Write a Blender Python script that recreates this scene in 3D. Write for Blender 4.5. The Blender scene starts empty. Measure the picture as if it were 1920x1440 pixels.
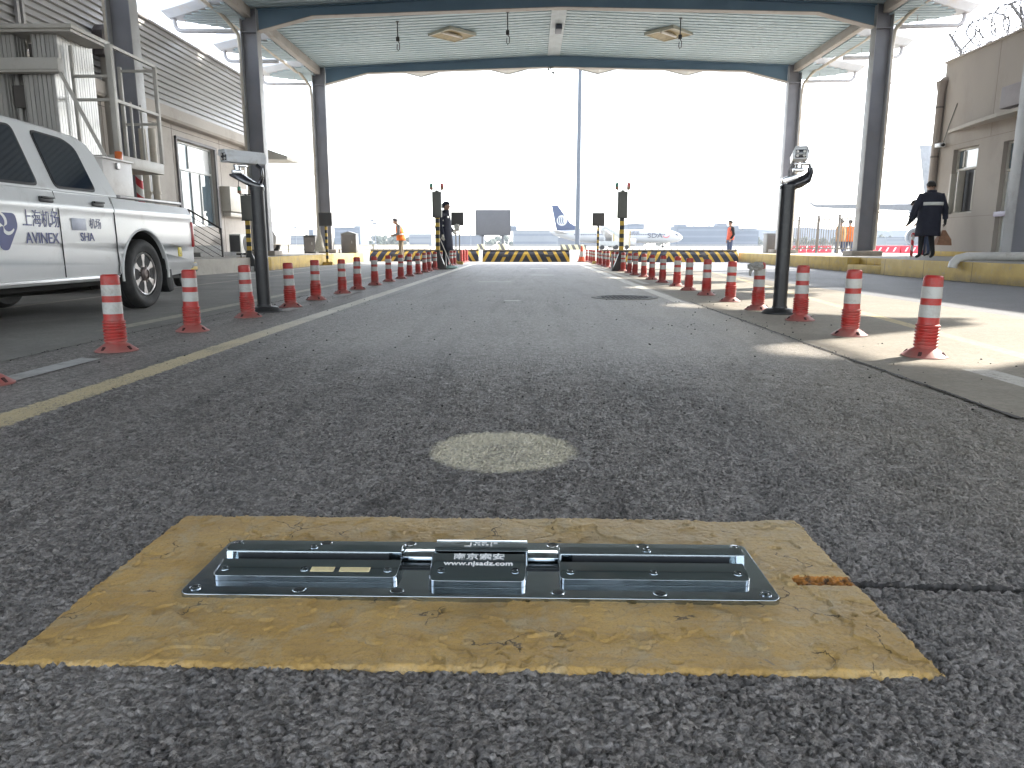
import bpy, bmesh, math, random
import numpy as np
from mathutils import Vector, Matrix, noise
from math import pi, sin, cos, radians, sqrt
random.seed(7); rng = np.random.default_rng(7)
SC = bpy.context.scene
COL = SC.collection

# ------------------------------------------------------------------ camera, sky, sun, exposure
cam_d = bpy.data.cameras.new("camera"); cam = bpy.data.objects.new("camera", cam_d); COL.objects.link(cam)
cam.location = (0, 0, 0.62); cam.rotation_euler = (radians(90 - 10.82), 0, radians(1.37))
cam_d.sensor_width = 36; cam_d.lens = 36 * 1360 / 1920; cam_d.clip_start = 0.02; cam_d.clip_end = 6000
SC.camera = cam
SUN_EL = radians(35.2); SUN_DIR = Vector((0.85 * cos(SUN_EL), 0.527 * cos(SUN_EL), sin(SUN_EL))).normalized()
W = bpy.data.worlds.new("World"); SC.world = W; W.use_nodes = True
nt = W.node_tree; nt.nodes.clear()
sky = nt.nodes.new('ShaderNodeTexSky'); sky.sky_type = 'NISHITA'; sky.sun_disc = False
sky.sun_elevation = SUN_EL; sky.sun_rotation = math.atan2(SUN_DIR.x, SUN_DIR.y)
sky.air_density = 1.0; sky.dust_density = 1.0; sky.ozone_density = 1.0
hs = nt.nodes.new('ShaderNodeHueSaturation'); hs.inputs['Saturation'].default_value = 0.4
bg = nt.nodes.new('ShaderNodeBackground'); bg.inputs['Strength'].default_value = 0.15
wo = nt.nodes.new('ShaderNodeOutputWorld')
nt.links.new(sky.outputs[0], hs.inputs['Color']); nt.links.new(hs.outputs[0], bg.inputs['Color']); nt.links.new(bg.outputs[0], wo.inputs[0])
sl = bpy.data.lights.new("sun", 'SUN'); sl.energy = 2.0; sl.angle = radians(0.8); sl.color = (1.0, 0.93, 0.82)
so = bpy.data.objects.new("sun", sl); COL.objects.link(so); so.rotation_euler = SUN_DIR.to_track_quat('Z', 'Y').to_euler()
so.location = (40, 25, 40)
SC.view_settings.view_transform = 'Standard'; SC.view_settings.look = 'None'
SC.view_settings.exposure = 2.75; SC.view_settings.gamma = 1.0; SC.view_settings.use_curve_mapping = False
SC.cycles.volume_bounces = 0; SC.cycles.max_bounces = 8

# ------------------------------------------------------------------ materials
MATS = {}
def newmat(name):
    m = bpy.data.materials.new(name); m.use_nodes = True; MATS[name] = m
    n = m.node_tree.nodes; p = n['Principled BSDF']; return m, n, m.node_tree.links, p
def setc(p, c): p.inputs['Base Color'].default_value = (c[0], c[1], c[2], 1)
def mathn(n, l, op, a, b=None, c=None, clamp=False):
    q = n.new('ShaderNodeMath'); q.operation = op; q.use_clamp = clamp
    for i, v in enumerate((a, b, c)):
        if v is None: continue
        if hasattr(v, 'type'): l.new(v, q.inputs[i])
        else: q.inputs[i].default_value = v
    return q.outputs[0]
def mix(n, l, fac, a, b, blend='MIX'):
    q = n.new('ShaderNodeMix'); q.data_type = 'RGBA'; q.blend_type = blend
    if hasattr(fac, 'type'): l.new(fac, q.inputs[0])
    else: q.inputs[0].default_value = fac
    for i, v in ((6, a), (7, b)):
        if hasattr(v, 'type'): l.new(v, q.inputs[i])
        else: q.inputs[i].default_value = (v[0], v[1], v[2], 1)
    return q.outputs[2]
def noisen(n, l, scale, detail=4, vec=None, rough=0.55, dist=0.0):
    q = n.new('ShaderNodeTexNoise'); q.inputs['Scale'].default_value = scale; q.inputs['Detail'].default_value = detail
    q.inputs['Roughness'].default_value = rough; q.inputs['Distortion'].default_value = dist
    if vec is not None: l.new(vec, q.inputs['Vector'])
    return q.outputs['Fac']
def ramp(n, l, fac, p0, p1, c0=(0, 0, 0), c1=(1, 1, 1)):
    q = n.new('ShaderNodeValToRGB'); l.new(fac, q.inputs[0])
    q.color_ramp.elements[0].position = p0; q.color_ramp.elements[1].position = p1
    q.color_ramp.elements[0].color = (*c0, 1); q.color_ramp.elements[1].color = (*c1, 1)
    return q.outputs[0]
def objvec(n): return n.new('ShaderNodeTexCoord').outputs['Object']
def posvec(n): return n.new('ShaderNodeNewGeometry').outputs['Position']
def M(name, col, rough=0.5, metal=0.0, var=0.12, vscale=3.0, bump=0.0, bscale=40.0, dirt=None, dscale=1.5, dlev=(0.52, 0.75), coat=0.0, stretch=None):
    """painted / plastic / metal surface with gentle colour variation, grime patches and fine bump"""
    if name in MATS: return MATS[name]
    m, n, l, p = newmat(name)
    v = objvec(n)
    if stretch:
        mp = n.new('ShaderNodeMapping'); mp.inputs['Scale'].default_value = stretch; l.new(v, mp.inputs[0]); v = mp.outputs[0]
    f = noisen(n, l, vscale, 5, v)
    lo = [max(0, x * (1 - var)) for x in col]; hi = [min(1, x * (1 + var)) for x in col]
    c = mix(n, l, ramp(n, l, f, 0.3, 0.7), lo, hi)
    if dirt is not None:
        c = mix(n, l, ramp(n, l, noisen(n, l, dscale, 8, v, 0.7), *dlev), c, dirt)
    l.new(c, p.inputs['Base Color'])
    p.inputs['Metallic'].default_value = metal
    r = mathn(n, l, 'MULTIPLY_ADD', noisen(n, l, vscale * 3, 4, v), 0.25 * rough, rough * 0.875)
    l.new(r, p.inputs['Roughness'])
    if coat: p.inputs['Coat Weight'].default_value = coat; p.inputs['Coat Roughness'].default_value = 0.08
    if bump:
        b = n.new('ShaderNodeBump'); b.inputs['Strength'].default_value = 1.0; b.inputs['Distance'].default_value = bump
        l.new(noisen(n, l, bscale, 5, v), b.inputs['Height']); l.new(b.outputs[0], p.inputs['Normal'])
    return m

# ------------------------------------------------------------------ mesh helpers
class MB:
    def __init__(s): s.bm = bmesh.new(); s.mi = 0
    def _new(s, fn):
        before = set(s.bm.faces); fn()
        for f in s.bm.faces:
            if f not in before: f.material_index = s.mi
    def m(s, i): s.mi = i; return s
    def merge(s, tmp, mat=None):
        if mat is not None: bmesh.ops.transform(tmp, matrix=mat, verts=tmp.verts)
        me = bpy.data.meshes.new("t"); 
        for f in tmp.faces: f.material_index = s.mi
        tmp.to_mesh(me); tmp.free(); s.bm.from_mesh(me); bpy.data.meshes.remove(me); return s
    def box(s, x0, x1, y0, y1, z0, z1, bev=0.0, seg=2, mat=None):
        t = bmesh.new(); bmesh.ops.create_cube(t, size=1)
        bmesh.ops.transform(t, matrix=Matrix.Translation(((x0 + x1) / 2, (y0 + y1) / 2, (z0 + z1) / 2)) @ Matrix.Diagonal((abs(x1 - x0), abs(y1 - y0), abs(z1 - z0), 1)), verts=t.verts)
        if bev > 0: bmesh.ops.bevel(t, geom=t.edges[:] + t.verts[:], offset=bev, segments=seg, affect='EDGES', profile=0.5)
        return s.merge(t, mat)
    def bar(s, a, b, w, h=None, bev=0.0):
        a = Vector(a); b = Vector(b); d = b - a; L = d.length
        q = d.to_track_quat('Z', 'Y' if abs(d.normalized().z) < .9 else 'X').to_matrix().to_4x4()
        h = h or w; t = MB().box(-w / 2, w / 2, -h / 2, h / 2, 0, L, bev).bm
        return s.merge(t, Matrix.Translation(a) @ q)
    def cyl(s, a, b, r0, r1=None, n=16, caps=True):
        a = Vector(a); b = Vector(b); d = b - a; r1 = r0 if r1 is None else r1
        t = bmesh.new(); bmesh.ops.create_cone(t, cap_ends=caps, segments=n, radius1=max(r0, 1e-4), radius2=max(r1, 1e-4), depth=d.length)
        q = d.to_track_quat('Z', 'Y').to_matrix().to_4x4()
        return s.merge(t, Matrix.Translation((a + b) / 2) @ q)
    def sphere(s, c, r, u=16, v=10, sc=(1, 1, 1)):
        t = bmesh.new(); bmesh.ops.create_uvsphere(t, u_segments=u, v_segments=v, radius=r)
        return s.merge(t, Matrix.Translation(c) @ Matrix.Diagonal((*sc, 1)))
    def ring(s, pts): return [s.bm.verts.new(p) for p in pts]
    def loft(s, rings, closed=True, cap=True):
        R = [s.ring(r) for r in rings]; n = len(R[0])
        for a, b in zip(R[:-1], R[1:]):
            for i in range(n if closed else n - 1):
                f = s.bm.faces.new((a[i], a[(i + 1) % n], b[(i + 1) % n], b[i])); f.material_index = s.mi
        if cap and closed:
            f = s.bm.faces.new(R[0][::-1]); f.material_index = s.mi
            f = s.bm.faces.new(R[-1]); f.material_index = s.mi
        return s
    def tube(s, pts, r, n=8, cap=True):
        pts = [Vector(p) for p in pts]; rings = []
        rr = r if isinstance(r, (list, tuple)) else [r] * len(pts)
        up = None
        for i, p in enumerate(pts):
            d = (pts[min(i + 1, len(pts) - 1)] - pts[max(i - 1, 0)]).normalized()
            if up is None: up = d.orthogonal().normalized()
            up = (up - d * up.dot(d)).normalized(); sd = d.cross(up)
            rings.append([p + (up * cos(2 * pi * k / n) + sd * sin(2 * pi * k / n)) * rr[i] for k in range(n)])
        return s.loft(rings, True, cap)
    def lathe(s, prof, n=24, c=(0, 0, 0), mis=None):
        rings = [[(c[0] + r * cos(2 * pi * k / n), c[1] + r * sin(2 * pi * k / n), c[2] + z) for k in range(n)] for r, z in prof]
        R = [s.ring(r) for r in rings]
        for j, (a, b) in enumerate(zip(R[:-1], R[1:])):
            for i in range(n):
                f = s.bm.faces.new((a[i], a[(i + 1) % n], b[(i + 1) % n], b[i])); f.material_index = mis[j] if mis else s.mi
        f = s.bm.faces.new(R[-1]); f.material_index = mis[-1] if mis else s.mi
        return s
    def prism(s, poly, axis, a, b, bev=0.0, mat=None):
        """poly: 2-D outline, extruded along axis from a to b. axis x: (y,z) y: (x,z) z: (x,y)"""
        t = bmesh.new()
        def P(u, v, w): return {'x': (w, u, v), 'y': (u, w, v), 'z': (u, v, w)}[axis]
        va = [t.verts.new(P(u, v, a)) for u, v in poly]; vb = [t.verts.new(P(u, v, b)) for u, v in poly]; n = len(poly)
        t.faces.new(va); t.faces.new(vb[::-1])
        for i in range(n): t.faces.new((va[i], vb[i], vb[(i + 1) % n], va[(i + 1) % n]))
        bmesh.ops.recalc_face_normals(t, faces=t.faces)
        if bev > 0: bmesh.ops.bevel(t, geom=t.edges[:] + t.verts[:], offset=bev, segments=2, affect='EDGES', profile=0.5)
        return s.merge(t, mat)
    def face(s, pts):
        f = s.bm.faces.new([s.bm.verts.new(p) for p in pts]); f.material_index = s.mi; return s
    def build(s, name, mats, parent=None, smooth=35, recalc=True, bevel=0.0):
        me = bpy.data.meshes.new(name)
        if recalc: bmesh.ops.recalc_face_normals(s.bm, faces=s.bm.faces)
        s.bm.to_mesh(me); s.bm.free()
        for m_ in (mats if isinstance(mats, (list, tuple)) else [mats]): me.materials.append(m_)
        if smooth:
            me.polygons.foreach_set('use_smooth', [True] * len(me.polygons)); me.set_sharp_from_angle(angle=radians(smooth))
        o = bpy.data.objects.new(name, me); COL.objects.link(o)
        if parent: o.parent = parent
        if bevel:
            bv = o.modifiers.new('bevel', 'BEVEL'); bv.width = bevel; bv.segments = 2; bv.harden_normals = True; bv.limit_method = 'ANGLE'; bv.angle_limit = radians(40)
        return o
def tag(o, label=None, cat=None, group=None, kind=None):
    if label: o['label'] = label
    if cat: o['category'] = cat
    if group: o['group'] = group
    if kind: o['kind'] = kind
    return o
def thing(name, label, cat, loc=(0, 0, 0), rz=0, group=None):
    o = bpy.data.objects.new(name, None); COL.objects.link(o); o.location = loc; o.rotation_euler = (0, 0, rz); o.empty_display_size = 0.2
    return tag(o, label, cat, group)
def struct(o): o['kind'] = 'structure'; return o
def kids(o): return [c for c in bpy.data.objects if c.parent == o]
def copy_tree(o, loc=None, rz=None, label=None, parent=None):
    c = o.copy(); COL.objects.link(c); c.parent = parent
    if loc is not None: c.location = loc
    if rz is not None: c.rotation_euler = (0, 0, rz)
    if label: c['label'] = label
    for ch in kids(o): copy_tree(ch, parent=c)
    return c
def text_mesh(name, body, size, mats, parent, matrix, depth=0.0008, sx=1.0, bold=0.0):
    cu = bpy.data.curves.new(name, 'FONT'); cu.body = body; cu.size = size; cu.extrude = depth; cu.align_x = 'CENTER'; cu.align_y = 'CENTER'
    cu.offset = bold; cu.resolution_u = 3
    t = bpy.data.objects.new(name + '_src', cu); COL.objects.link(t)
    dg = bpy.context.evaluated_depsgraph_get(); me = bpy.data.meshes.new_from_object(t.evaluated_get(dg)); me.name = name
    bpy.data.objects.remove(t); me.materials.clear(); me.materials.append(mats)
    me.transform(matrix @ Matrix.Diagonal((sx, 1, 1, 1)))
    o = bpy.data.objects.new(name, me); COL.objects.link(o); o.parent = parent; return o
def basis(origin, xa, ya):
    xa = Vector(xa).normalized(); ya = Vector(ya).normalized(); za = xa.cross(ya)
    m = Matrix((xa, ya, za)).transposed().to_4x4(); m.translation = origin; return m
# ================================================================== GROUND
def ground_nodes(name, base, dark, pale, agg=90, fine=260, grain=0.35, rough=0.85, bumpd=0.0015):
    m, n, l, p = newmat(name); v = posvec(n)
    # aggregate chips: one random tone per voronoi cell
    vo = n.new('ShaderNodeTexVoronoi'); vo.inputs['Scale'].default_value = agg; l.new(v, vo.inputs['Vector'])
    sep = n.new('ShaderNodeSeparateColor'); l.new(vo.outputs['Color'], sep.inputs[0])
    vo2 = n.new('ShaderNodeTexVoronoi'); vo2.inputs['Scale'].default_value = fine; l.new(v, vo2.inputs['Vector'])
    chip = mix(n, l, sep.outputs[0], dark, pale)
    c = mix(n, l, grain, base, chip)
    big = noisen(n, l, 0.9, 6, v, 0.6)
    c = mix(n, l, mathn(n, l, 'MULTIPLY', ramp(n, l, big, 0.35, 0.7), 0.45), c, [x * 0.62 for x in base])
    mid = noisen(n, l, 6.0, 6, v, 0.65)
    c = mix(n, l, mathn(n, l, 'MULTIPLY', ramp(n, l, mid, 0.5, 0.8), 0.35), c, [min(1, x * 1.5) for x in base])
    b = n.new('ShaderNodeBump'); b.inputs['Distance'].default_value = bumpd
    h = mathn(n, l, 'ADD', mathn(n, l, 'MULTIPLY', vo.outputs['Distance'], -1.0), mathn(n, l, 'MULTIPLY', vo2.outputs['Distance'], -0.4))
    l.new(h, b.inputs['Height']); l.new(b.outputs[0], p.inputs['Normal'])
    p.inputs['Roughness'].default_value = rough
    return m, n, l, p, v, c
def sepxyz(n, l, v):
    s = n.new('ShaderNodeSeparateXYZ'); l.new(v, s.inputs[0]); return s.outputs
def band(n, l, x, lo, hi, soft):
    a = mathn(n, l, 'DIVIDE', mathn(n, l, 'SUBTRACT', x, lo), soft, clamp=True)
    b = mathn(n, l, 'DIVIDE', mathn(n, l, 'SUBTRACT', hi, x), soft, clamp=True)
    return mathn(n, l, 'MULTIPLY', a, b)

# --- asphalt lane material with worn painted lines, the pale disc and tan dust on the right
m, n, l, p, v, c = ground_nodes('asphalt', (0.168, 0.153, 0.142), (0.020, 0.018, 0.018), (0.50, 0.46, 0.43), 165, 480, 0.62, 0.60, 0.003)
X, Y, Z = sepxyz(n, l, v)
# coarser chips that still read as grain farther off, dark crevice dirt, longitudinal tyre streaks and stains
v3 = n.new('ShaderNodeTexVoronoi'); v3.inputs['Scale'].default_value = 62; l.new(v, v3.inputs['Vector']); s3 = n.new('ShaderNodeSeparateColor'); l.new(v3.outputs['Color'], s3.inputs[0])
c = mix(n, l, mathn(n, l, 'MULTIPLY', ramp(n, l, s3.outputs[1], .62, .95), .50), c, (0.40, 0.375, 0.36))
c = mix(n, l, mathn(n, l, 'MULTIPLY', ramp(n, l, s3.outputs[2], .60, .90), .45), c, (0.028, 0.026, 0.027))
c = mix(n, l, mathn(n, l, 'MULTIPLY', ramp(n, l, noisen(n, l, 42, 3, v, .6), .55, .70), .30), c, (0.03, 0.028, 0.028))
ms = n.new('ShaderNodeMapping'); ms.inputs['Scale'].default_value = (3.2, .28, 1); l.new(v, ms.inputs[0])
c = mix(n, l, mathn(n, l, 'MULTIPLY', ramp(n, l, noisen(n, l, 1.6, 7, ms.outputs[0], .6, .3), .50, .68), .42), c, (0.045, 0.042, 0.043))
ms2 = n.new('ShaderNodeMapping'); ms2.inputs['Scale'].default_value = (2.2, .22, 1); ms2.inputs['Location'].default_value = (4, 7, 0); l.new(v, ms2.inputs[0])
c = mix(n, l, mathn(n, l, 'MULTIPLY', ramp(n, l, noisen(n, l, 1.5, 7, ms2.outputs[0], .65, .3), .52, .70), .35), c, (0.30, 0.275, 0.25))
c = mix(n, l, mathn(n, l, 'MULTIPLY', ramp(n, l, noisen(n, l, 1.9, 5, v, .55, 1.5), .66, .70), .35), c, (0.035, 0.032, 0.03))
# tan dust drifting from the concrete at the right side
wob = mathn(n, l, 'MULTIPLY', mathn(n, l, 'SUBTRACT', noisen(n, l, 1.3, 5, v), 0.5), 1.5)
dust = mathn(n, l, 'DIVIDE', mathn(n, l, 'SUBTRACT', mathn(n, l, 'ADD', X, wob), 0.72), 1.0, clamp=True)
dust = mathn(n, l, 'MULTIPLY', dust, mathn(n, l, 'MULTIPLY_ADD', noisen(n, l, 38, 3, v), 0.9, 0.25, clamp=True))
c = mix(n, l, mathn(n, l, 'MULTIPLY', dust, 0.75), c, (0.33, 0.29, 0.23))
# two polished, slightly paler wheel tracks
tr = mathn(n, l, 'ADD', band(n, l, X, -1.1, -0.35, 0.25), band(n, l, X, 0.3, 1.05, 0.25))
c = mix(n, l, mathn(n, l, 'MULTIPLY', tr, 0.13), c, (0.23, 0.22, 0.22))
worn = noisen(n, l, 95, 4, v, 0.7); wornbig = noisen(n, l, 4, 5, v, 0.6)
wear = ramp(n, l, mathn(n, l, 'MULTIPLY_ADD', wornbig, 0.35, mathn(n, l, 'MULTIPLY', worn, 0.65)), 0.40, 0.50)
# left edge line: yellow near, white farther off
e = mathn(n, l, 'MULTIPLY', mathn(n, l, 'SUBTRACT', noisen(n, l, 25, 3, v), 0.5), 0.05)
Xe = mathn(n, l, 'ADD', X, e)
ln = band(n, l, Xe, -1.985, -1.83, 0.012)
yw = mathn(n, l, 'DIVIDE', mathn(n, l, 'SUBTRACT', Y, 4.2), 2.2, clamp=True)
lc = mix(n, l, yw, (0.60, 0.50, 0.31), (0.66, 0.62, 0.53))
c = mix(n, l, mathn(n, l, 'MULTIPLY', ln, mathn(n, l, 'MULTIPLY_ADD', wear, 0.65, 0.3)), c, lc)
# right edge line beyond 8 m
rn = mathn(n, l, 'MULTIPLY', band(n, l, Xe, 1.60, 1.75, 0.012), mathn(n, l, 'DIVIDE', mathn(n, l, 'SUBTRACT', Y, 7.9), 0.1, clamp=True))
c = mix(n, l, mathn(n, l, 'MULTIPLY', rn, mathn(n, l, 'MULTIPLY_ADD', wear, 0.5, 0.4)), c, (0.58, 0.55, 0.48))
# pale yellow disc
dx = mathn(n, l, 'ADD', X, 0.08); dy = mathn(n, l, 'SUBTRACT', Y, 2.17)
rr = mathn(n, l, 'SQRT', mathn(n, l, 'ADD', mathn(n, l, 'MULTIPLY', dx, dx), mathn(n, l, 'MULTIPLY', dy, dy)))
rr = mathn(n, l, 'ADD', rr, mathn(n, l, 'MULTIPLY', mathn(n, l, 'SUBTRACT', noisen(n, l, 30, 4, v), 0.5), 0.05))
disc = mathn(n, l, 'DIVIDE', mathn(n, l, 'SUBTRACT', 0.235, rr), 0.03, clamp=True)
c = mix(n, l, mathn(n, l, 'MULTIPLY', disc, mathn(n, l, 'MULTIPLY_ADD', wear, 0.50, 0.34)), c, (0.76, 0.69, 0.52))
# small worn white ticks along the lane centre
for (x0, x1, y0, y1) in ((-0.30, -0.10, 8.25, 8.4), (0.02, 0.55, 15.5, 15.75), (-0.9, -0.3, 12.6, 12.75), (0.0, 0.5, 19.6, 20.1), (-1.8, 1.7, 26.6, 26.85)):
    b_ = mathn(n, l, 'MULTIPLY', band(n, l, X, x0, x1, 0.03), band(n, l, Y, y0, y1, 0.05))
    c = mix(n, l, mathn(n, l, 'MULTIPLY', b_, mathn(n, l, 'MULTIPLY_ADD', wear, 0.6, 0.2)), c, (0.6, 0.58, 0.52))
l.new(c, p.inputs['Base Color'])

def stones(xs, ys, cell, seed):
    """rounded aggregate relief sampled on a grid of points (metres)"""
    r = np.random.default_rng(seed); N = 512
    jx = r.random((N, N)); jy = r.random((N, N)); hh = r.random((N, N)); sz = 0.55 + 0.45 * r.random((N, N))
    gx, gy = np.meshgrid(xs / cell, ys / cell); ix = np.floor(gx).astype(int); iy = np.floor(gy).astype(int)
    best = np.full(gx.shape, -1.0)
    for a in (-1, 0, 1):
        for b in (-1, 0, 1):
            cx = (ix + a) % N; cy = (iy + b) % N
            d2 = (gx - (ix + a + jx[cy, cx])) ** 2 + (gy - (iy + b + jy[cy, cx])) ** 2
            h = (0.35 + 0.65 * hh[cy, cx]) * np.sqrt(np.clip(1 - d2 / (sz[cy, cx] ** 2 * 0.62), 0, 1))
            best = np.maximum(best, h)
    return best
def vnoise(xs, ys, sc, seed):
    r = np.random.default_rng(seed); g = r.random((256, 256))
    gx, gy = np.meshgrid(xs * sc, ys * sc); ix = np.floor(gx).astype(int); iy = np.floor(gy).astype(int)
    fx = gx - ix; fy = gy - iy; fx = fx * fx * (3 - 2 * fx); fy = fy * fy * (3 - 2 * fy)
    G = lambda a, b: g[(iy + b) % 256, (ix + a) % 256]
    return (G(0, 0) * (1 - fx) + G(1, 0) * fx) * (1 - fy) + (G(0, 1) * (1 - fx) + G(1, 1) * fx) * fy
def grid_obj(name, xs, ys, Zg, mats, matidx=None, smooth=True):
    ny, nx = Zg.shape; gx, gy = np.meshgrid(xs, ys)
    co = np.stack([gx, gy, Zg], -1).reshape(-1, 3).astype(np.float32)
    i = np.arange(nx - 1); j = np.arange(ny - 1); I, J = np.meshgrid(i, j); a = (J * nx + I).reshape(-1)
    q = np.stack([a, a + 1, a + 1 + nx, a + nx], -1).astype(np.int32)
    me = bpy.data.meshes.new(name); me.vertices.add(len(co)); me.vertices.foreach_set('co', co.reshape(-1))
    me.loops.add(q.size); me.loops.foreach_set('vertex_index', q.reshape(-1)); me.polygons.add(len(q))
    me.polygons.foreach_set('loop_start', np.arange(0, q.size, 4, dtype=np.int32))
    if smooth: me.polygons.foreach_set('use_smooth', np.ones(len(q), dtype=bool))
    for m_ in mats: me.materials.append(m_)
    if matidx is not None: me.polygons.foreach_set('material_index', matidx.reshape(-1).astype(np.int32))
    me.update(calc_edges=True); o = bpy.data.objects.new(name, me); COL.objects.link(o); return o

ys = [0.40]
while ys[-1] < 5.2: ys.append(ys[-1] + max(0.0026, 0.0028 * ys[-1]))
ys = np.array([-18.0, -3.0, -1.0, 0.0, 0.3] + ys + list(np.linspace(5.4, 27.9, 60)))
xs = np.linspace(-1.999, 1.78, 1180); xs = np.concatenate([[-2.84, -2.6, -2.3, -2.1], xs])
def asphalt_relief(xs, ys):
    h = stones(xs, ys, 0.0090, 1) * 0.0072 * (.35 + vnoise(xs, ys, 26, 8)) + stones(xs, ys, 0.0054, 2) * 0.0026 + np.clip(vnoise(xs, ys, 34, 9) - .72, -1, 0) * 0.0
    h += (vnoise(xs, ys, 60, 3) - .5) * 0.0030 - np.clip(vnoise(xs, ys, 48, 19) - .72, 0, 1) * 0.018 + (vnoise(xs, ys, 9, 4) - .5) * 0.004
    return h - 0.0074
gx, gy = np.meshgrid(xs, ys)
fade = np.clip((4.9 - gy) / 2.2, 0, 1) * np.clip((gy - 0.3) / 0.1, 0, 1) * np.clip((gx + 2.0) / 0.05, 0, 1)
Zg = asphalt_relief(xs, ys) * fade
# the cut cable groove running right from the scanner
gyc = 1.283 - 0.03 * (gx - 0.47) + 0.006 * (vnoise(xs, ys, 14, 5) - .5)
gro = np.clip(1 - np.abs(gy - gyc) / 0.0145, 0, 1) * (gx > 0.43)
gro = np.clip(gro * 3, 0, 1)
Zg += -0.011 * gro + gro * (stones(xs, ys, 0.008, 6)) * 0.006
# under the painted patch the asphalt is buried
pat = (gx > -0.79) & (gx < 0.60) & (gy > 0.99) & (gy < 1.58) & (gro < 0.05)
Zg[pat] -= 0.011
mi = np.zeros((len(ys) - 1, len(xs) - 1)); gm = (gro[:-1, :-1] > 0.5)
mi[gm] = 1
asph_dark = M('groove_filler', (0.05, 0.046, 0.044), 0.7, var=0.6, vscale=60, bump=0.003, bscale=90, dirt=(0.16, 0.14, 0.12), dscale=70, dlev=(0.6, 0.68))
lane = grid_obj('asphalt_lane_road', xs, ys, Zg, [MATS['asphalt'], asph_dark], mi); struct(lane)

# --- yellow painted patch around the scanner (thick flaking paint over the stones)
px = np.arange(-0.815, 0.628, 0.0026); py = np.arange(0.965, 1.60, 0.0026)
gx, gy = np.meshgrid(px, py)
rough_in = (vnoise(px, py, 22, 11) - .5) * 0.6 + (vnoise(px, py, 60, 12) - .5) * 0.35 + (vnoise(px, py, 7, 13) - .5) * .9
h = stones(px, py, 0.0115, 1) * 0.0011 + (vnoise(px, py, 9, 4) - .5) * 0.004 + (vnoise(px, py, 26, 15) - .5) * 0.0016 + (vnoise(px, py, 120, 14) - .5) * 0.0006
# flakes: plateaus whose edges stand up, denser on the right and at the front
dens = np.clip(0.25 + 0.5 * (gx + 0.6), 0, 1)
fl = rough_in + 0.18 * (dens - 0.5)
edge = np.clip(1 - np.abs(fl - 0.22) / 0.02, 0, 1)
h += np.where(fl > 0.22, 0.0022, 0) + edge * 0.0022 - np.where(fl < -0.42, 0.0026, 0)
crk = (vnoise(px, py, 12, 21) - .5) + 0.4 * (vnoise(px, py, 45, 22) - .5)
h -= np.clip(1 - np.abs(crk) / 0.012, 0, 1) * (vnoise(px, py, 3.2, 23) > 0.58) * 0.0034
ex = (vnoise(px, py, 18, 31) - .5) * 0.003 + (vnoise(px, py, 150, 32) - .5) * 0.004
inside = np.minimum(np.minimum(gx + 0.80 + ex, 0.612 + ex - gx), np.minimum(gy - 0.98 + ex, 1.588 + ex - gy))
tk = np.clip(inside / 0.007, 0, 1)
h = (h + 0.0010) * tk + (1 - tk) * (asphalt_relief(px, py) + 0.0016) - 0.016 * np.clip(-inside / 0.006, 0, 1)
h += tk * np.clip(stones(px, py, 0.0090, 1) - .55, 0, 1) * .0030 * np.clip(vnoise(px, py, 5, 33) * 2 - .7, 0, 1)
gyc = 1.283 - 0.03 * (gx - 0.47)
g2 = np.clip((1 - np.abs(gy - gyc + ex * 0.9) / 0.021) * 3, 0, 1) * (gx > 0.50 + ex)
h += -0.009 * g2 + g2 * stones(px, py, 0.009, 6) * 0.007
m, n, l, p, v, _ = ground_nodes('yellow_road_paint', (0.3, 0.2, 0.07), (0, 0, 0), (1, 1, 1), 90, 200, 0, 0.6, 0.0006)
c = mix(n, l, ramp(n, l, noisen(n, l, 5, 6, v, 0.6), 0.35, 0.65), (0.41, 0.255, 0.078), (0.56, 0.365, 0.125))
c = mix(n, l, mathn(n, l, 'MULTIPLY', ramp(n, l, noisen(n, l, 14, 8, v, 0.7, 0.6), 0.48, 0.66), 0.7), c, (0.44, 0.36, 0.23))
Xp, Yp, Zp = sepxyz(n, l, v)
far_ = mathn(n, l, 'ADD', mathn(n, l, 'MULTIPLY', Xp, .45), mathn(n, l, 'MULTIPLY', mathn(n, l, 'SUBTRACT', Yp, 1.25), 1.6)); far_ = mathn(n, l, 'ADD', far_, mathn(n, l, 'SUBTRACT', noisen(n, l, 6, 6, v, .6), .35))
c = mix(n, l, mathn(n, l, 'MULTIPLY', mathn(n, l, 'MAXIMUM', 0.0, far_, clamp=True), .55), c, (0.48, 0.39, 0.25))
vc = n.new('ShaderNodeTexVoronoi'); vc.feature = 'DISTANCE_TO_EDGE'; vc.inputs['Scale'].default_value = 7; nv = n.new('ShaderNodeTexNoise'); nv.inputs['Scale'].default_value = 14; nv.inputs['Detail'].default_value = 6; l.new(v, nv.inputs['Vector'])
va_ = n.new('ShaderNodeVectorMath'); va_.operation = 'MULTIPLY_ADD'; l.new(nv.outputs['Color'], va_.inputs[0]); va_.inputs[1].default_value = (.16, .16, 0); l.new(v, va_.inputs[2]); l.new(va_.outputs[0], vc.inputs['Vector'])
ck = mathn(n, l, 'MULTIPLY', mathn(n, l, 'LESS_THAN', vc.outputs['Distance'], .010), ramp(n, l, noisen(n, l, 4.5, 3, v, .5), .54, .56))
c = mix(n, l, mathn(n, l, 'MULTIPLY', ck, .8), c, (0.05, 0.038, 0.025))
c = mix(n, l, mathn(n, l, 'MULTIPLY', ramp(n, l, noisen(n, l, 260, 4, v, .7), .52, .62), .28), c, (0.14, 0.10, 0.05))
c = mix(n, l, mathn(n, l, 'MULTIPLY', ramp(n, l, noisen(n, l, 70, 6, v, 0.75), 0.60, 0.68), 0.6), c, (0.12, 0.095, 0.06))
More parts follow.
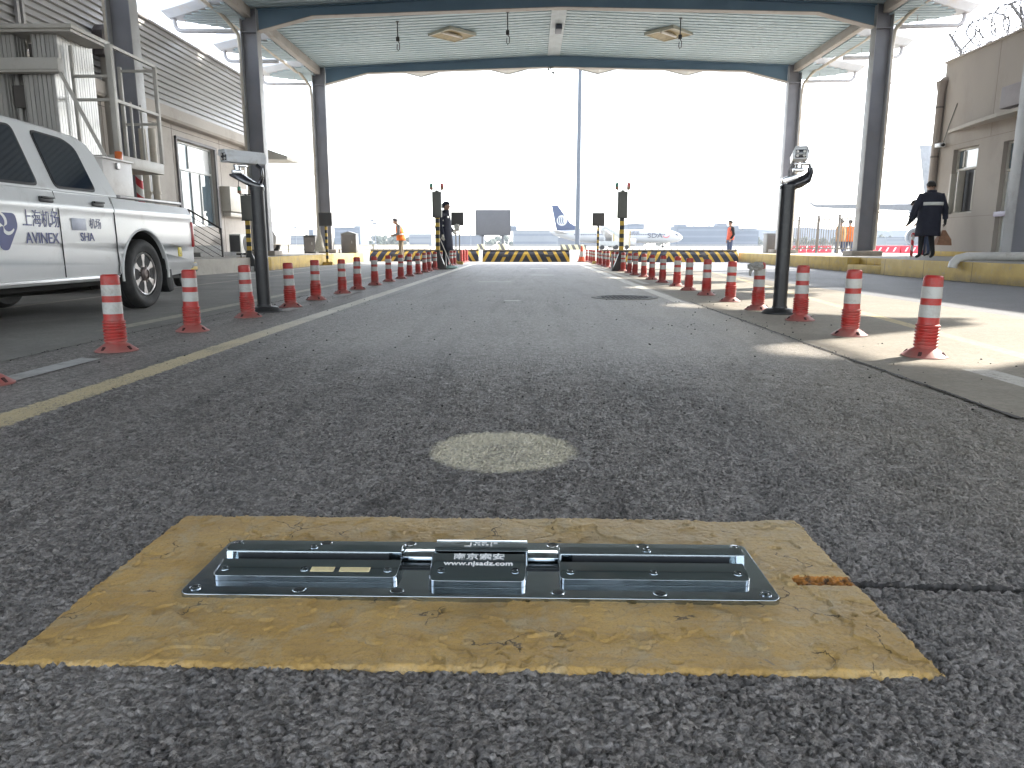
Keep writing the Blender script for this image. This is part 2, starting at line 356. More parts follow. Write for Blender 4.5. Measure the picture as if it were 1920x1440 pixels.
c = mix(n, l, mathn(n, l, 'MULTIPLY', ramp(n, l, noisen(n, l, 11, 9, v, 0.8, 1.2), 0.63, 0.66), 0.75), c, (0.19, 0.16, 0.13))
sx = n.new('ShaderNodeMapping'); sx.inputs['Scale'].default_value = (1.5, 26, 1); sx.inputs['Rotation'].default_value = (0, 0, 0.35); l.new(v, sx.inputs[0])
c = mix(n, l, mathn(n, l, 'MULTIPLY', ramp(n, l, noisen(n, l, 3, 7, sx.outputs[0], 0.65), 0.55, 0.75), 0.35), c, (0.17, 0.13, 0.085))
l.new(c, p.inputs['Base Color'])
b2 = n.new('ShaderNodeBump'); b2.inputs['Distance'].default_value = .0022; l.new(mathn(n, l, 'ADD', mathn(n, l, 'ADD', noisen(n, l, 55, 8, v, .72), mathn(n, l, 'MULTIPLY', ramp(n, l, noisen(n, l, 16, 7, v, .65, .8), .55, .57), .35)), mathn(n, l, 'MULTIPLY', ck, -.9)), b2.inputs['Height']); l.new(b2.outputs[0], p.inputs['Normal'])
rust = M('rust_orange_filler', (0.42, 0.17, 0.03), 0.75, var=0.5, vscale=50, bump=0.002, bscale=80, dirt=(0.10, 0.06, 0.03), dscale=60, dlev=(0.5, 0.62))
keep = (inside > -0.012)
mi = (g2[:-1, :-1] > 0.5).astype(int)
patch = grid_obj('yellow_paint_patch', px, py, h, [MATS['yellow_road_paint'], rust], mi); struct(patch)

# --- concrete and the other lanes
m, n, l, p, v, c = ground_nodes('tan_concrete', (0.265, 0.235, 0.19), (0.16, 0.14, 0.11), (0.37, 0.33, 0.27), 60, 260, 0.35, 0.85, 0.0012)
X, Y, Z = sepxyz(n, l, v)
c = mix(n, l, mathn(n, l, 'MULTIPLY', ramp(n, l, noisen(n, l, 2.3, 8, v, 0.7, 0.5), 0.5, 0.75), 0.45), c, (0.20, 0.185, 0.165))
c = mix(n, l, mathn(n, l, 'MULTIPLY', ramp(n, l, noisen(n, l, 22, 7, v, 0.75), 0.6, 0.72), 0.4), c, (0.16, 0.14, 0.12))
worn = ramp(n, l, noisen(n, l, 20, 8, v, 0.75), 0.36, 0.52)
xl = mathn(n, l, 'SUBTRACT', X, mathn(n, l, 'MULTIPLY_ADD', Y, 0.115, 2.34))
yl = mathn(n, l, 'MULTIPLY', band(n, l, xl, -0.06, 0.06, 0.01), mathn(n, l, 'DIVIDE', mathn(n, l, 'SUBTRACT', Y, 3.9), 0.1, clamp=True))
c = mix(n, l, mathn(n, l, 'MULTIPLY', yl, mathn(n, l, 'MULTIPLY', worn, 0.75)), c, (0.62, 0.50, 0.27))
wl = mathn(n, l, 'MULTIPLY', band(n, l, X, 2.2, 2.36, 0.012), band(n, l, Y, 2.4, 3.72, 0.02))
c = mix(n, l, mathn(n, l, 'MULTIPLY', wl, mathn(n, l, 'MULTIPLY', worn, 0.8)), c, (0.6, 0.58, 0.54))
# painted white edge beyond
wl2 = band(n, l, X, 1.86, 1.98, 0.012); wl2 = mathn(n, l, 'MULTIPLY', wl2, mathn(n, l, 'DIVIDE', mathn(n, l, 'SUBTRACT', Y, 12), 0.1, clamp=True))
c = mix(n, l, mathn(n, l, 'MULTIPLY', wl2, 0.5), c, (0.6, 0.58, 0.52))
l.new(c, p.inputs['Base Color'])
m, n, l, p, v, c = ground_nodes('grey_concrete', (0.24, 0.23, 0.215), (0.15, 0.145, 0.135), (0.33, 0.315, 0.295), 60, 260, 0.35, 0.75, 0.0010)
X, Y, Z = sepxyz(n, l, v)
c = mix(n, l, mathn(n, l, 'MULTIPLY', ramp(n, l, noisen(n, l, 1.1, 8, v, 0.7, 0.6), 0.42, 0.7), 0.6), c, (0.13, 0.126, 0.12))
c = mix(n, l, mathn(n, l, 'MULTIPLY', ramp(n, l, noisen(n, l, 9, 8, v, 0.75), 0.6, 0.74), 0.4), c, (0.28, 0.265, 0.24))
worn = ramp(n, l, noisen(n, l, 16, 8, v, 0.75), 0.38, 0.52)
for (x0, x1, y0, y1, col) in ((-3.22, -3.08, 5.2, 27.5, (0.52, 0.47, 0.38)), (-6.35, -6.2, 15.0, 30.0, (0.5, 0.48, 0.42)), (-5.35, -5.25, 7.0, 25.0, (0.45, 0.40, 0.34))):
    b_ = mathn(n, l, 'MULTIPLY', band(n, l, X, x0, x1, 0.012), band(n, l, Y, y0, y1, 0.3))
    c = mix(n, l, mathn(n, l, 'MULTIPLY', b_, mathn(n, l, 'MULTIPLY_ADD', worn, 0.6, 0.15)), c, col)
l.new(c, p.inputs['Base Color'])
m, n, l, p, v, c = ground_nodes('smooth_blue_grey_road', (0.15, 0.155, 0.17), (0.07, 0.07, 0.08), (0.24, 0.24, 0.25), 80, 260, 0.4, 0.7, 0.001)  # smooth blue-grey surface, darker than the island beside it
l.new(c, p.inputs['Base Color'])
m, n, l, p, v, c = ground_nodes('apron_concrete', (0.27, 0.255, 0.225), (0.20, 0.19, 0.17), (0.34, 0.32, 0.285), 40, 200, 0.25, 0.85, 0.001)
X, Y, Z = sepxyz(n, l, v)
jx = mathn(n, l, 'LESS_THAN', mathn(n, l, 'ABSOLUTE', mathn(n, l, 'SUBTRACT', mathn(n, l, 'FRACT', mathn(n, l, 'DIVIDE', X, 5.0)), 0.5)), 0.004)
jy = mathn(n, l, 'LESS_THAN', mathn(n, l, 'ABSOLUTE', mathn(n, l, 'SUBTRACT', mathn(n, l, 'FRACT', mathn(n, l, 'DIVIDE', Y, 5.0)), 0.5)), 0.006)
c = mix(n, l, mathn(n, l, 'MULTIPLY', mathn(n, l, 'MAXIMUM', jx, jy), 0.6), c, (0.12, 0.11, 0.10))
c = mix(n, l, mathn(n, l, 'MULTIPLY', ramp(n, l, noisen(n, l, 0.12, 6, v, 0.7), 0.48, 0.6), 0.35), c, (0.20, 0.19, 0.18))
c = mix(n, l, mathn(n, l, 'MULTIPLY', mathn(n, l, 'MULTIPLY', band(n, l, Y, 28.0, 28.35, 0.02), band(n, l, X, -6.5, 8.0, 0.05)), 0.75), c, (0.62, 0.6, 0.54))
l.new(c, p.inputs['Base Color'])

def sheet(name, x0, x1, y0, y1, z, mat, nx=2, ny=2):
    xs = np.linspace(x0, x1, nx); ys = np.linspace(y0, y1, ny)
    return struct(grid_obj(name, xs, ys, np.full((ny, nx), z), [mat]))
sheet('apron_ground', -3000, 3000, -200, 3500, -0.03, MATS['apron_concrete'])
sheet('left_lane_road', -7.2, -2.84, -18, 27.9, -0.001, MATS['grey_concrete'])
sheet('left_side_pavement', -14, -7.2, -18, 27.9, -0.006, MATS['grey_concrete'])
sheet('right_island_pavement', 1.78, 4.3, -18, 27.9, -0.0005, MATS['tan_concrete'])
sheet('right_lane_road', 4.3, 12.0, -18, 27.9, -0.004, MATS['smooth_blue_grey_road'])
# white dashes between the left bollards (thick paint)
whp = M('white_road_paint', (0.42, 0.42, 0.41), 0.7, var=0.12, vscale=20, bump=0.001, bscale=60, dirt=(0.22, 0.21, 0.2), dscale=9, dlev=(0.5, 0.7))
b = MB()
for (x0, x1, y0, y1) in ((-2.50, -2.38, 3.22, 3.95), (-2.42, -2.30, 8.9, 10.0), (-2.42, -2.30, 6.9, 7.3)):
    b.face([(x0, y0, .0045), (x1, y0, .0045), (x1 + .01, y1 - .04, .0045), (x0, y1, .0045)])
struct(b.build('white_dash_marking', whp, smooth=0))
# seams with crumbled dark filler
def seam(name, pts, w, seed, mat):
    r = random.Random(seed); b = MB()
    for (a, c_) in zip(pts[:-1], pts[1:]):
        L = math.dist(a, c_); k = int(L / 0.03)
        prev = None
        for i in range(k + 1):
            t = i / k; x = a[0] + (c_[0] - a[0]) * t + 0.012 * noise.noise(Vector((t * L * 2, seed, 0))) ; y = a[1] + (c_[1] - a[1]) * t
            ww = w * (0.35 + 0.9 * abs(noise.noise(Vector((t * L * 5, seed + 7, 0)))) + r.random() * 0.35)
            cur = ((x - ww, y, .0028), (x + ww * (0.6 + .5 * r.random()), y, .0028))
            if prev: b.face([prev[0], prev[1], cur[1], cur[0]])
            prev = cur
            if r.random() < 0.8:
                q = r.gauss(0, w * 1.6) + .4 * w * r.choice((-1, 1)); s_ = r.uniform(.0012, .0045)
                b.sphere((x + q, y, .003 + s_ * .3), s_, 6, 4, (1, 1.2, .6))
    o = b.build(name, mat, smooth=40); return struct(o)
seam('lane_joint_filler', [(1.80, 1.4), (1.78, 4.0), (1.80, 8.2)], 0.016, 3, asph_dark)
seam('left_joint_filler', [(-2.83, 2.4), (-2.86, 5.1), (-2.80, 9.2)], 0.010, 5, asph_dark)
# loose grit on the lane
b = MB(); r = random.Random(4)
for i in range(420):
    y = 1.0 + 8 * r.random() ** 1.4; x = r.uniform(-2.8, 2.6); s_ = r.uniform(.0015, .0045) * (1 + y * .1)
    if -.8 < x < .62 and .97 < y < 1.6: continue
    b.sphere((x, y, s_ * .4), s_, 5, 4, (1, 1.3, .6))
o = b.build('loose_grit', asph_dark, smooth=50); tag(o, 'loose dark grit and small stones scattered on the lanes', 'grit', kind='stuff')
# manhole
man = thing('manhole_cover', 'round cast iron manhole cover set in the asphalt near the right lane line', 'manhole cover', (1.15, 8.85, 0))
iron = M('cast_iron', (0.045, 0.043, 0.045), 0.6, 0.4, var=0.3, vscale=20, bump=0.002, bscale=60)
ringc = M('manhole_ring', (0.22, 0.21, 0.20), 0.85, var=0.2, vscale=15, bump=0.002, bscale=50)
b = MB(); b.lathe([(0.40, 0.002), (0.40, 0.007), (0.34, 0.007), (0.34, 0.004)], 48); b.build('frame_ring', ringc, man)
b = MB(); b.lathe([(0.335, 0.0), (0.335, 0.006), (0.30, 0.006), (0.30, 0.004)], 48)
for i in range(-5, 6):
    for j in range(-5, 6):
        if math.hypot(i, j) * .052 < .28: b.box(i * .052 - .016, i * .052 + .016, j * .052 - .016, j * .052 + .016, .003, .0085, .002)
b.build('lid', iron, man)

# raised platforms with yellow kerbs
yk, n, l, p = newmat('yellow_kerb_paint'); v = posvec(n)
c = mix(n, l, ramp(n, l, noisen(n, l, 2.5, 6, v, 0.6), 0.35, 0.7), (0.42, 0.28, 0.06), (0.55, 0.38, 0.10))
c = mix(n, l, mathn(n, l, 'MULTIPLY', ramp(n, l, noisen(n, l, 7, 8, v, 0.75), 0.54, 0.66), 0.65), c, (0.33, 0.27, 0.18))
X, Y, Z = sepxyz(n, l, v)
low = mathn(n, l, 'MULTIPLY', mathn(n, l, 'SUBTRACT', 1.0, mathn(n, l, 'DIVIDE', Z, 0.14, clamp=True)), ramp(n, l, noisen(n, l, 4, 6, v, 0.7), 0.3, 0.6))
c = mix(n, l, mathn(n, l, 'MULTIPLY', low, 0.8), c, (0.16, 0.13, 0.09))
jt = mathn(n, l, 'LESS_THAN', mathn(n, l, 'FRACT', mathn(n, l, 'DIVIDE', Y, 1.6)), 0.012)
c = mix(n, l, mathn(n, l, 'MULTIPLY', jt, 0.7), c, (0.08, 0.06, 0.04))
l.new(c, p.inputs['Base Color']); p.inputs['Roughness'].default_value = 0.7
bb = n.new('ShaderNodeBump'); bb.inputs['Distance'].default_value = 0.004; l.new(noisen(n, l, 30, 6, v, 0.7), bb.inputs['Height']); l.new(bb.outputs[0], p.inputs['Normal'])
plat = M('platform_concrete', (0.33, 0.31, 0.275), 0.85, var=0.15, vscale=1.5, bump=0.002, bscale=25, dirt=(0.20, 0.19, 0.17), dscale=1.8)
PZ = 0.33
# right platform: kerb drifts outward with distance, with a low drain step cut in
rk = [(7.55, -3), (7.68, 11.4), (7.8, 16.2)]
b = MB(); b.prism([(7.57, -3), (7.80, 16.2), (7.80, 16.21), (11.9, 16.21), (11.9, -3)], 'z', -0.02, PZ)
b.prism([(8.03, 18.0), (8.42, 28.8), (13.0, 28.8), (13.0, 30.6), (14, 30.6), (14, 16.21), (7.95, 16.21)], 'z', -0.02, PZ - .001)
struct(b.build('right_platform_pavement', plat, bevel=0.01))
kb = MB()
kb.prism([(7.42, -3), (7.57, -3), (7.80, 16.2), (7.65, 16.2)], 'z', -0.025, PZ + .003, .012)
kb.prism([(7.65, 16.205), (7.95, 16.205), (7.99, 18.0), (7.70, 18.0)], 'z', -0.025, 0.17, .012)
kb.prism([(7.955, 16.22), (8.02, 16.22), (8.05, 17.98), (7.985, 17.98)], 'z', 0.171, PZ + .002, .005)
kb.prism([(7.70, 18.01), (8.03, 18.01), (8.42, 28.8), (8.15, 28.8)], 'z', -0.025, PZ + .003, .012)
kb.prism([(8.15, 28.81), (13.0, 28.81), (13.0, 28.98), (8.15, 28.98)], 'z', -0.025, PZ + .003, .012)
struct(kb.build('right_yellow_kerb', yk))
b = MB(); b.prism([(-7.02, 14.6), (-6.72, 18.5), (-6.80, 29.1), (-16, 29.1), (-16, 17.2), (-7.6, 17.2), (-7.6, 14.6)], 'z', -0.02, PZ)
struct(b.build('left_platform_pavement', plat, bevel=0.01))
kb = MB(); kb.prism([(-7.0, 17.5), (-6.55, 18.5), (-6.62, 29.25), (-6.80, 29.25), (-6.73, 18.55), (-7.1, 17.6)], 'z', -0.025, PZ + .003, .012)
kb.prism([(-6.8, 29.1), (-16, 29.1), (-16, 29.25), (-6.8, 29.25)], 'z', -0.025, PZ + .003, .012)
struct(kb.build('left_yellow_kerb', yk))
# ================================================================== UNDER-VEHICLE SCANNER
chrome, n, l, p = newmat('polished_steel'); setc(p, (0.40, 0.445, 0.475)); p.inputs['Metallic'].default_value = 1.0
v = objvec(n)
mp = n.new('ShaderNodeMapping'); mp.inputs['Scale'].default_value = (1, 6, 1); l.new(v, mp.inputs[0])
l.new(mathn(n, l, 'MULTIPLY_ADD', noisen(n, l, 14, 6, mp.outputs[0], 0.7), 0.16, 0.02), p.inputs['Roughness'])
bb = n.new('ShaderNodeBump'); bb.inputs['Distance'].default_value = 0.0006; l.new(noisen(n, l, 7, 3, v), bb.inputs['Height']); l.new(bb.outputs[0], p.inputs['Normal'])
dkslot = M('dark_slot_glass', (0.035, 0.038, 0.042), 0.12, var=0.1, coat=0.5)
lensm = M('gold_reflection_glass', (0.78, 0.66, 0.38), 0.15, var=0.1, coat=0.6)  # window glass with its yellowish reflection put into the colour
etch = M('etched_lettering', (0.78, 0.79, 0.80), 0.55)
DX, DY = -0.09, 1.305
dev = thing('vehicle_scanner', 'long polished steel under-vehicle scanner plate bolted into the yellow painted patch', 'scanner', (DX, DY, 0.0035))
def rrect(x0, x1, y0, y1, r, n=6):
    P = []
    for cx, cy, a0 in ((x1 - r, y1 - r, 0), (x0 + r, y1 - r, 90), (x0 + r, y0 + r, 180), (x1 - r, y0 + r, 270)):
        for k in range(n + 1):
            a = radians(a0 + 90 * k / n); P.append((cx + r * cos(a), cy + r * sin(a)))
    return P
b = MB(); b.prism(rrect(-.535, .535, -.12, .12, .018), 'z', -0.006, 0.0075)
o = b.build('base_plate', chrome, dev, bevel=0.0022)
def wedge(name, x0, x1, prof, taper=0.0, r=0.012):
    """bar with section prof (y,z), ends rounded at the front / tapered"""
    rings = []
    K = 5
    def sec(x, inset):
        out = []
        for (y, z) in prof: out.append((x, y + (inset if y < -0.03 else 0), z))
        return out
    R = []
    for k in range(K + 1):
        a = pi / 2 * k / K; R.append(sec(x0 + r * (1 - sin(a)) if False else x0 + r * (1 - cos(a)), r * (1 - sin(a))))
    for k in range(K, -1, -1):
        a = pi / 2 * k / K; R.append(sec(x1 - r * (1 - cos(a)), r * (1 - sin(a))))
    b = MB(); b.loft(R); return b.build(name, chrome, dev, smooth=30, bevel=0.0012)
frontP = [(-.070, .0077), (-.070, .0185), (-.066, .0205), (-.016, .0258), (-.012, .0258), (-.010, .0077)]
ctrP = [(-.086, .0077), (-.086, .0205), (-.080, .0240), (-.014, .0395), (-.010, .0395), (-.008, .0077)]
rearP = [(.008, .0077), (.010, .0315), (.013, .0345), (.034, .0360), (.060, .0200), (.078, .0077)]
rctrP = [(-.001, .0077), (.001, .0400), (.004, .0425), (.040, .0450), (.044, .0440), (.060, .0077)]
wedge('front_housing', -.495, -.152, frontP); wedge('front_housing', .148, .495, frontP)
wedge('centre_housing', -.092, .086, ctrP, r=.014)
wedge('rear_housing', -.500, -.156, rearP, r=.02); wedge('rear_housing', .150, .505, rearP, r=.02)
wedge('rear_centre_housing', -.090, .088, rctrP, r=.004)
b = MB(); b.box(-.49, .49, -.0085, .0065, .0078, .0105); b.build('slot_window', dkslot, dev)
b = MB(); b.box(-.155, -.091, .012, .050, .0080, .022, .002); b.build('cable_bridge', chrome, dev)
b = MB(); b.box(.089, .149, .012, .050, .0080, .022, .002); b.build('cable_bridge', chrome, dev)
FS = (.0258 - .0205) / .050; CS = (.0395 - .0240) / .066
def lens(x0, x1):
    f = lambda y: .0205 + (y + .066) * FS + .0006
    b = MB(); b.loft([[(x0, -.056, f(-.056) - .002), (x1, -.056, f(-.056) - .002), (x1, -.040, f(-.040) - .002), (x0, -.040, f(-.040) - .002)],
                      [(x0, -.056, f(-.056)), (x1, -.056, f(-.056)), (x1, -.040, f(-.040)), (x0, -.040, f(-.040))]])
    b.build('light_window', lensm, dev, bevel=.0005)
lens(-.316, -.272); lens(-.262, -.205)
for x0, x1 in ((-.475, -.18), (.175, .475)):
    b = MB(); b.box(x0, x1, .0070, .0095, .012, .029); b.build('scan_window', dkslot, dev)
def bolt(x, y, z, tilt=0.0, big=False):
    t = bpy.data.objects.get('bolt_src')
    b = MB(); r_ = .0085 if big else .007
    b.m(0).lathe([(r_ * 1.25, -.001), (r_ * 1.25, .0006), (r_, .0008), (r_ * .98, -.0012), (r_ * .8, -.0014)], 20, mis=[0, 0, 1, 1, 1])
    b.m(0).lathe([(r_ * .72, -.003), (r_ * .72, .0003), (r_ * .55, .0012), (r_ * .28, .0012), (r_ * .28, -.001)], 12, mis=[0, 0, 0, 1, 1])
    o = b.build('socket_bolt', [chrome, dkslot], dev, smooth=30); o.location = (x, y, z); o.rotation_euler = (tilt, 0, 0)
def hole(x, y):
    b = MB(); b.lathe([(.0125, .0002), (.0118, .0009), (.0098, .0004), (.0094, -.0004)], 24, mis=[0, 0, 1, 1]); b.lathe([(.0094, .0001), (.002, .0002)], 24, mis=[1, 1])
    o = b.build('bolt_hole', [chrome, dkslot], dev, smooth=40); o.location = (x, y, .0077)
for x, y in ((-.512, -.098), (.512, -.098), (-.512, .103), (.512, .103)): bolt(x, y, .0085, 0, True)
for x in (-.322, -.145, .143, .325): hole(x, -.101)
for x in (-.33, -.155, .14, .325): hole(x, .106)
tl = math.atan(FS)
for x in (-.478, -.328, -.172, .168, .322, .476): bolt(x, -.048, .0205 + .018 * FS + .0008, tl)
tc = math.atan(CS)
for x in (-.070, .066): bolt(x, -.060, .0240 + .020 * CS + .0008, tc)
for x in (-.33, .32): bolt(x, .024, .0360, .07)
mt = lambda x, y: basis((x, y, .0240 + (y + .080) * CS + .0008), (1, 0, 0), (0, cos(tc), sin(tc)))
text_mesh('name_lettering', '南京索安', .019, etch, dev, mt(-.003, -.022), .0002, 1.30, .0003)
text_mesh('address_lettering', 'www.njsadz.com', .0165, etch, dev, mt(-.003, -.041), .0002, 1.15, .0004)
b = MB()
for k, (x, y, w, h) in enumerate(((-.022, .023, .003, .017), (.018, .024, .003, .017), (-.009, .030, .010, .0032), (.004, .030, .010, .0032), (-.014, .021, .005, .003), (-.006, .021, .005, .003), (.002, .021, .005, .003), (.010, .021, .005, .003), (-.028, .016, .012, .002), (.026, .029, .008, .002))):
    zz = .0425 + (y - .004) * .0694; b.box(x - w / 2, x + w / 2, y - h / 2, y + h / 2, zz + .0002, zz + .0009)
b.build('engraved_logo', etch, dev)

# ================================================================== BOLLARDS
def bollard_mat(name, col):
    m, n, l, p = newmat(name); v = posvec(n)
    c = mix(n, l, ramp(n, l, noisen(n, l, 6, 5, v), 0.3, 0.7), [x * 0.85 for x in col], col)
    c = mix(n, l, mathn(n, l, 'MULTIPLY', ramp(n, l, noisen(n, l, 14, 8, v, 0.75), 0.46, 0.66), 0.55), c, (0.20, 0.12, 0.10))
    X, Y, Z = sepxyz(n, l, v)
    low = mathn(n, l, 'SUBTRACT', 1.0, mathn(n, l, 'DIVIDE', Z, 0.09, clamp=True))
    c = mix(n, l, mathn(n, l, 'MULTIPLY', low, 0.65), c, (0.27, 0.17, 0.15))
    l.new(c, p.inputs['Base Color']); p.inputs['Roughness'].default_value = 0.5; return m
bred = bollard_mat('bollard_red', (0.40, 0.024, 0.018))
bwht = M('reflective_white_band', (0.42, 0.42, 0.40), 0.45, var=0.10, vscale=9, dirt=(0.28, 0.26, 0.23), dscale=14, dlev=(0.5, 0.7))
bdark = M('bollard_slot', (0.05, 0.015, 0.015), 0.8)
def make_bollard(label, group, plain=False):
    t = thing('bollard', label, 'bollard', (0, 0, 0), 0, group)
    b = MB()
    b.lathe([(.118, 0), (.119, .006), (.112, .010), (.072, .040), (.060, .047), (.057, .050)], 32)
    for k in range(4):
        a = pi / 4 + k * pi / 2 + .3; c_ = (cos(a), sin(a)); b.m(1)
        b.box(-.014, .014, -.009, .009, 0, .012, .002, mat=Matrix.Translation((c_[0] * .092, c_[1] * .092, .016)) @ Matrix.Rotation(a, 4, 'Z') @ Matrix.Rotation(.9, 4, 'Y'))
    b.m(0); b.build('base', [bred, bdark], t, smooth=40)
    prof = [(.056, .046)]; mis = []
    z = .056
    if not plain:
        for k in range(7):
            prof += [(.0555, z), (.0625, z + .004), (.0625, z + .012), (.0555, z + .016)]; z += .0185
    prof += [(.054, .195), (.053, .222)]
    mis = [0] * (len(prof) - 1)
    w = 0 if plain else 1
    for (r_, zz, mi_) in ((.0545, .2225, w), (.0535, .2905, w), (.0520, .291, 0), (.0515, .328, 0), (.0528, .3285, w), (.0520, .392, w), (.0507, .3925, 0), (.0500, .440, 0), (.047, .448, 0), (.038, .453, 0), (.036, .449, 0), (.010, .449, 0)):
        prof.append((r_, zz)); mis.append(mi_)
    mis.append(0)
    # a face takes the band's material when it lies between the band's two edges
    M2 = []
    for (r0, z0), (r1, z1) in zip(prof[:-1], prof[1:]):
        zm = (z0 + z1) / 2; M2.append(1 if (.2222 < zm < .2908 or .3282 < zm < .3923) and not plain else 0)
    M2.append(0)
    b = MB(); b.lathe(prof, 28, mis=M2); b.build('post', [bred, bwht], t, smooth=50)
    return t
LY = [3.17, 4.24, 5.26, 6.32, 7.38, 8.40, 9.53, 10.46, 11.6, 12.75, 13.85, 14.98, 16.05, 17.2, 18.05, 19.1, 20.4, 22.0, 23.1, 24.04]
RY = [4.14, 5.13, 6.16, 7.2, 8.25, 9.32, 10.35, 11.36, 12.5, 13.6, 14.65, 15.7, 16.8, 17.9, 19.1, 20.1, 21.15, 22.3, 23.4, 24.5, 25.7, 26.8, 27.9, 29.0]
ORD = ['', 'second', 'third', 'fourth', 'fifth', 'sixth', 'seventh', 'eighth', 'ninth', 'tenth', 'eleventh', 'twelfth', 'thirteenth', 'fourteenth', 'fifteenth', 'sixteenth', 'seventeenth', 'eighteenth', 'nineteenth', 'twentieth', 'twenty-first', 'twenty-second', 'twenty-third', 'twenty-fourth']
SPEC = {('l', 0): 'red bollard cut by the left photo edge beside the white dash', ('l', 1): 'red and white bollard standing just left of the pickup rear wheel',
        ('l', 2): 'red and white bollard just right of the pickup rear wheel', ('l', 3): 'red and white bollard left of the black camera post in the left row',
        ('l', 4): 'red and white bollard right of the black camera post in the left row', ('l', 19): 'last striped bollard of the left row, beyond the man in navy',
        ('r', 0): 'nearest red and white bollard of the right row, with the long ribbed sleeve', ('r', 1): 'second nearest red and white bollard of the right row, half in sunlight',
        ('r', 2): 'red and white bollard right of the black camera post in the right row', ('r', 3): 'red and white bollard left of the right camera post, wrapped with rag at top',
        ('r', 23): 'last striped bollard of the right row, beside the orange traffic cone'}
proto = make_bollard('x', 'x')
for side, ysl, x in (('l', LY, -2.46), ('r', RY, 2.26)):
    sn = 'left' if side == 'l' else 'right'
    for i, yy in enumerate(ysl):
        lab = SPEC.get((side, i)) or ('red and white striped bollard, %s from the camera in the %s row' % (ORD[i], sn))
        o = proto if (side == 'l' and i == 0) else copy_tree(proto)
        o.location = (x + random.uniform(-.02, .02), yy, 0.001); o['label'] = lab; o['group'] = 'striped bollards along the %s side of the lane' % sn
        o.rotation_euler = (radians(random.uniform(-1.0, 1.0)), radians(random.uniform(-1.3, 1.3)), random.uniform(0, 6))
        sc_ = random.uniform(.98, 1.02); o.scale = (sc_, sc_, sc_)
pp = make_bollard('x', 'x', True)
for i, (yy, lab) in enumerate(((26.2, 'plain red post, nearest of the three beyond the left row'), (27.3, 'plain red post, middle of the three beyond the left row'), (28.5, 'plain red post, farthest of the three beyond the left row'))):
    o = pp if i == 0 else copy_tree(pp)
    o.location = (-2.44, yy, 0.001); o['label'] = lab; o['group'] = 'plain red posts beyond the left row'
# rag tied on a bollard
rag = M('grey_rag', (0.30, 0.29, 0.27), 0.9, var=0.3, vscale=30, bump=0.003, bscale=50)
b = MB(); r = random.Random(3)
t = bmesh.new(); bmesh.ops.create_icosphere(t, subdivisions=4, radius=.06)
for v_ in t.verts:
    k = noise.noise(v_.co * 28) * .035 + noise.noise(v_.co * 60) * .012; v_.co *= 1 + k * 14; v_.co.z *= .62; v_.co.x *= 1.25
b.merge(t, Matrix.Translation((2.19, 7.14, .425)))
b.tube([(2.14, 7.12, .41), (2.12, 7.11, .36), (2.125, 7.11, .33)], [.018, .014, .006], 7)
tag(b.build('rag', rag, smooth=60), 'crumpled grey rag draped over a bollard top beside the right camera post', 'rag')
# traffic cone
cone_or = M('cone_orange', (0.62, 0.09, 0.03), 0.55, dirt=(0.3, 0.12, 0.08), dscale=8)
ct = thing('traffic_cone', 'orange traffic cone with white collar beside the far end of the right bollards', 'traffic cone', (2.02, 28.6, -.02))
b = MB(); b.box(-.19, .19, -.19, .19, 0, .03, .01); b.build('foot', M('black_rubber', (0.02, 0.02, 0.02), 0.7), ct)
b = MB(); b.lathe([(.15, .03), (.115, .2), (.113, .21), (.075, .40), (.073, .41), (.03, .62), (.026, .63), (.01, .632)], 24, mis=[0, 0, 1, 1, 0, 0, 0, 0]); b.build('cone_body', [cone_or, bwht], ct)

# ================================================================== STRIPED SIGNAL POLES, MIRROR-LIKE PANELS
def stripe_z(name, period, a, bcol, duty=.5, rough=.5):
    m, n, l, p = newmat(name); v = objvec(n); X, Y, Z = sepxyz(n, l, v)
    f = mathn(n, l, 'LESS_THAN', mathn(n, l, 'FRACT', mathn(n, l, 'DIVIDE', Z, period)), duty)
    c = mix(n, l, f, a, bcol); c = mix(n, l, mathn(n, l, 'MULTIPLY', ramp(n, l, noisen(n, l, 9, 7, v, .7), .55, .75), .35), c, (.16, .13, .1))
    l.new(c, p.inputs['Base Color']); p.inputs['Roughness'].default_value = rough; return m
ybp = stripe_z('yellow_black_bands', 0.2, (.55, .36, .04), (.02, .02, .022), .5)
blackm = M('black_painted_steel', (0.018, 0.018, 0.02), 0.42, var=.2, vscale=4, dirt=(.07, .065, .06), dscale=6, dlev=(.55, .8))
greybox = M('grey_green_panel', (0.135, 0.138, 0.125), 0.5, var=.1, vscale=3, dirt=(.08, .08, .07), dscale=3)
lampg = M('green_lens', (.01, .22, .12), .2, coat=.6); lampr = M('red_lens', (.50, .02, .02), .2, coat=.6); lampo = M('lamp_collar', (.38, .20, .13), .5)
darkpanel = M('dark_matt_panel', (.085, .08, .08), .55, var=.08, vscale=2)
alum = M('dull_aluminium', (.42, .42, .42), .4, .8, var=.15, vscale=6)
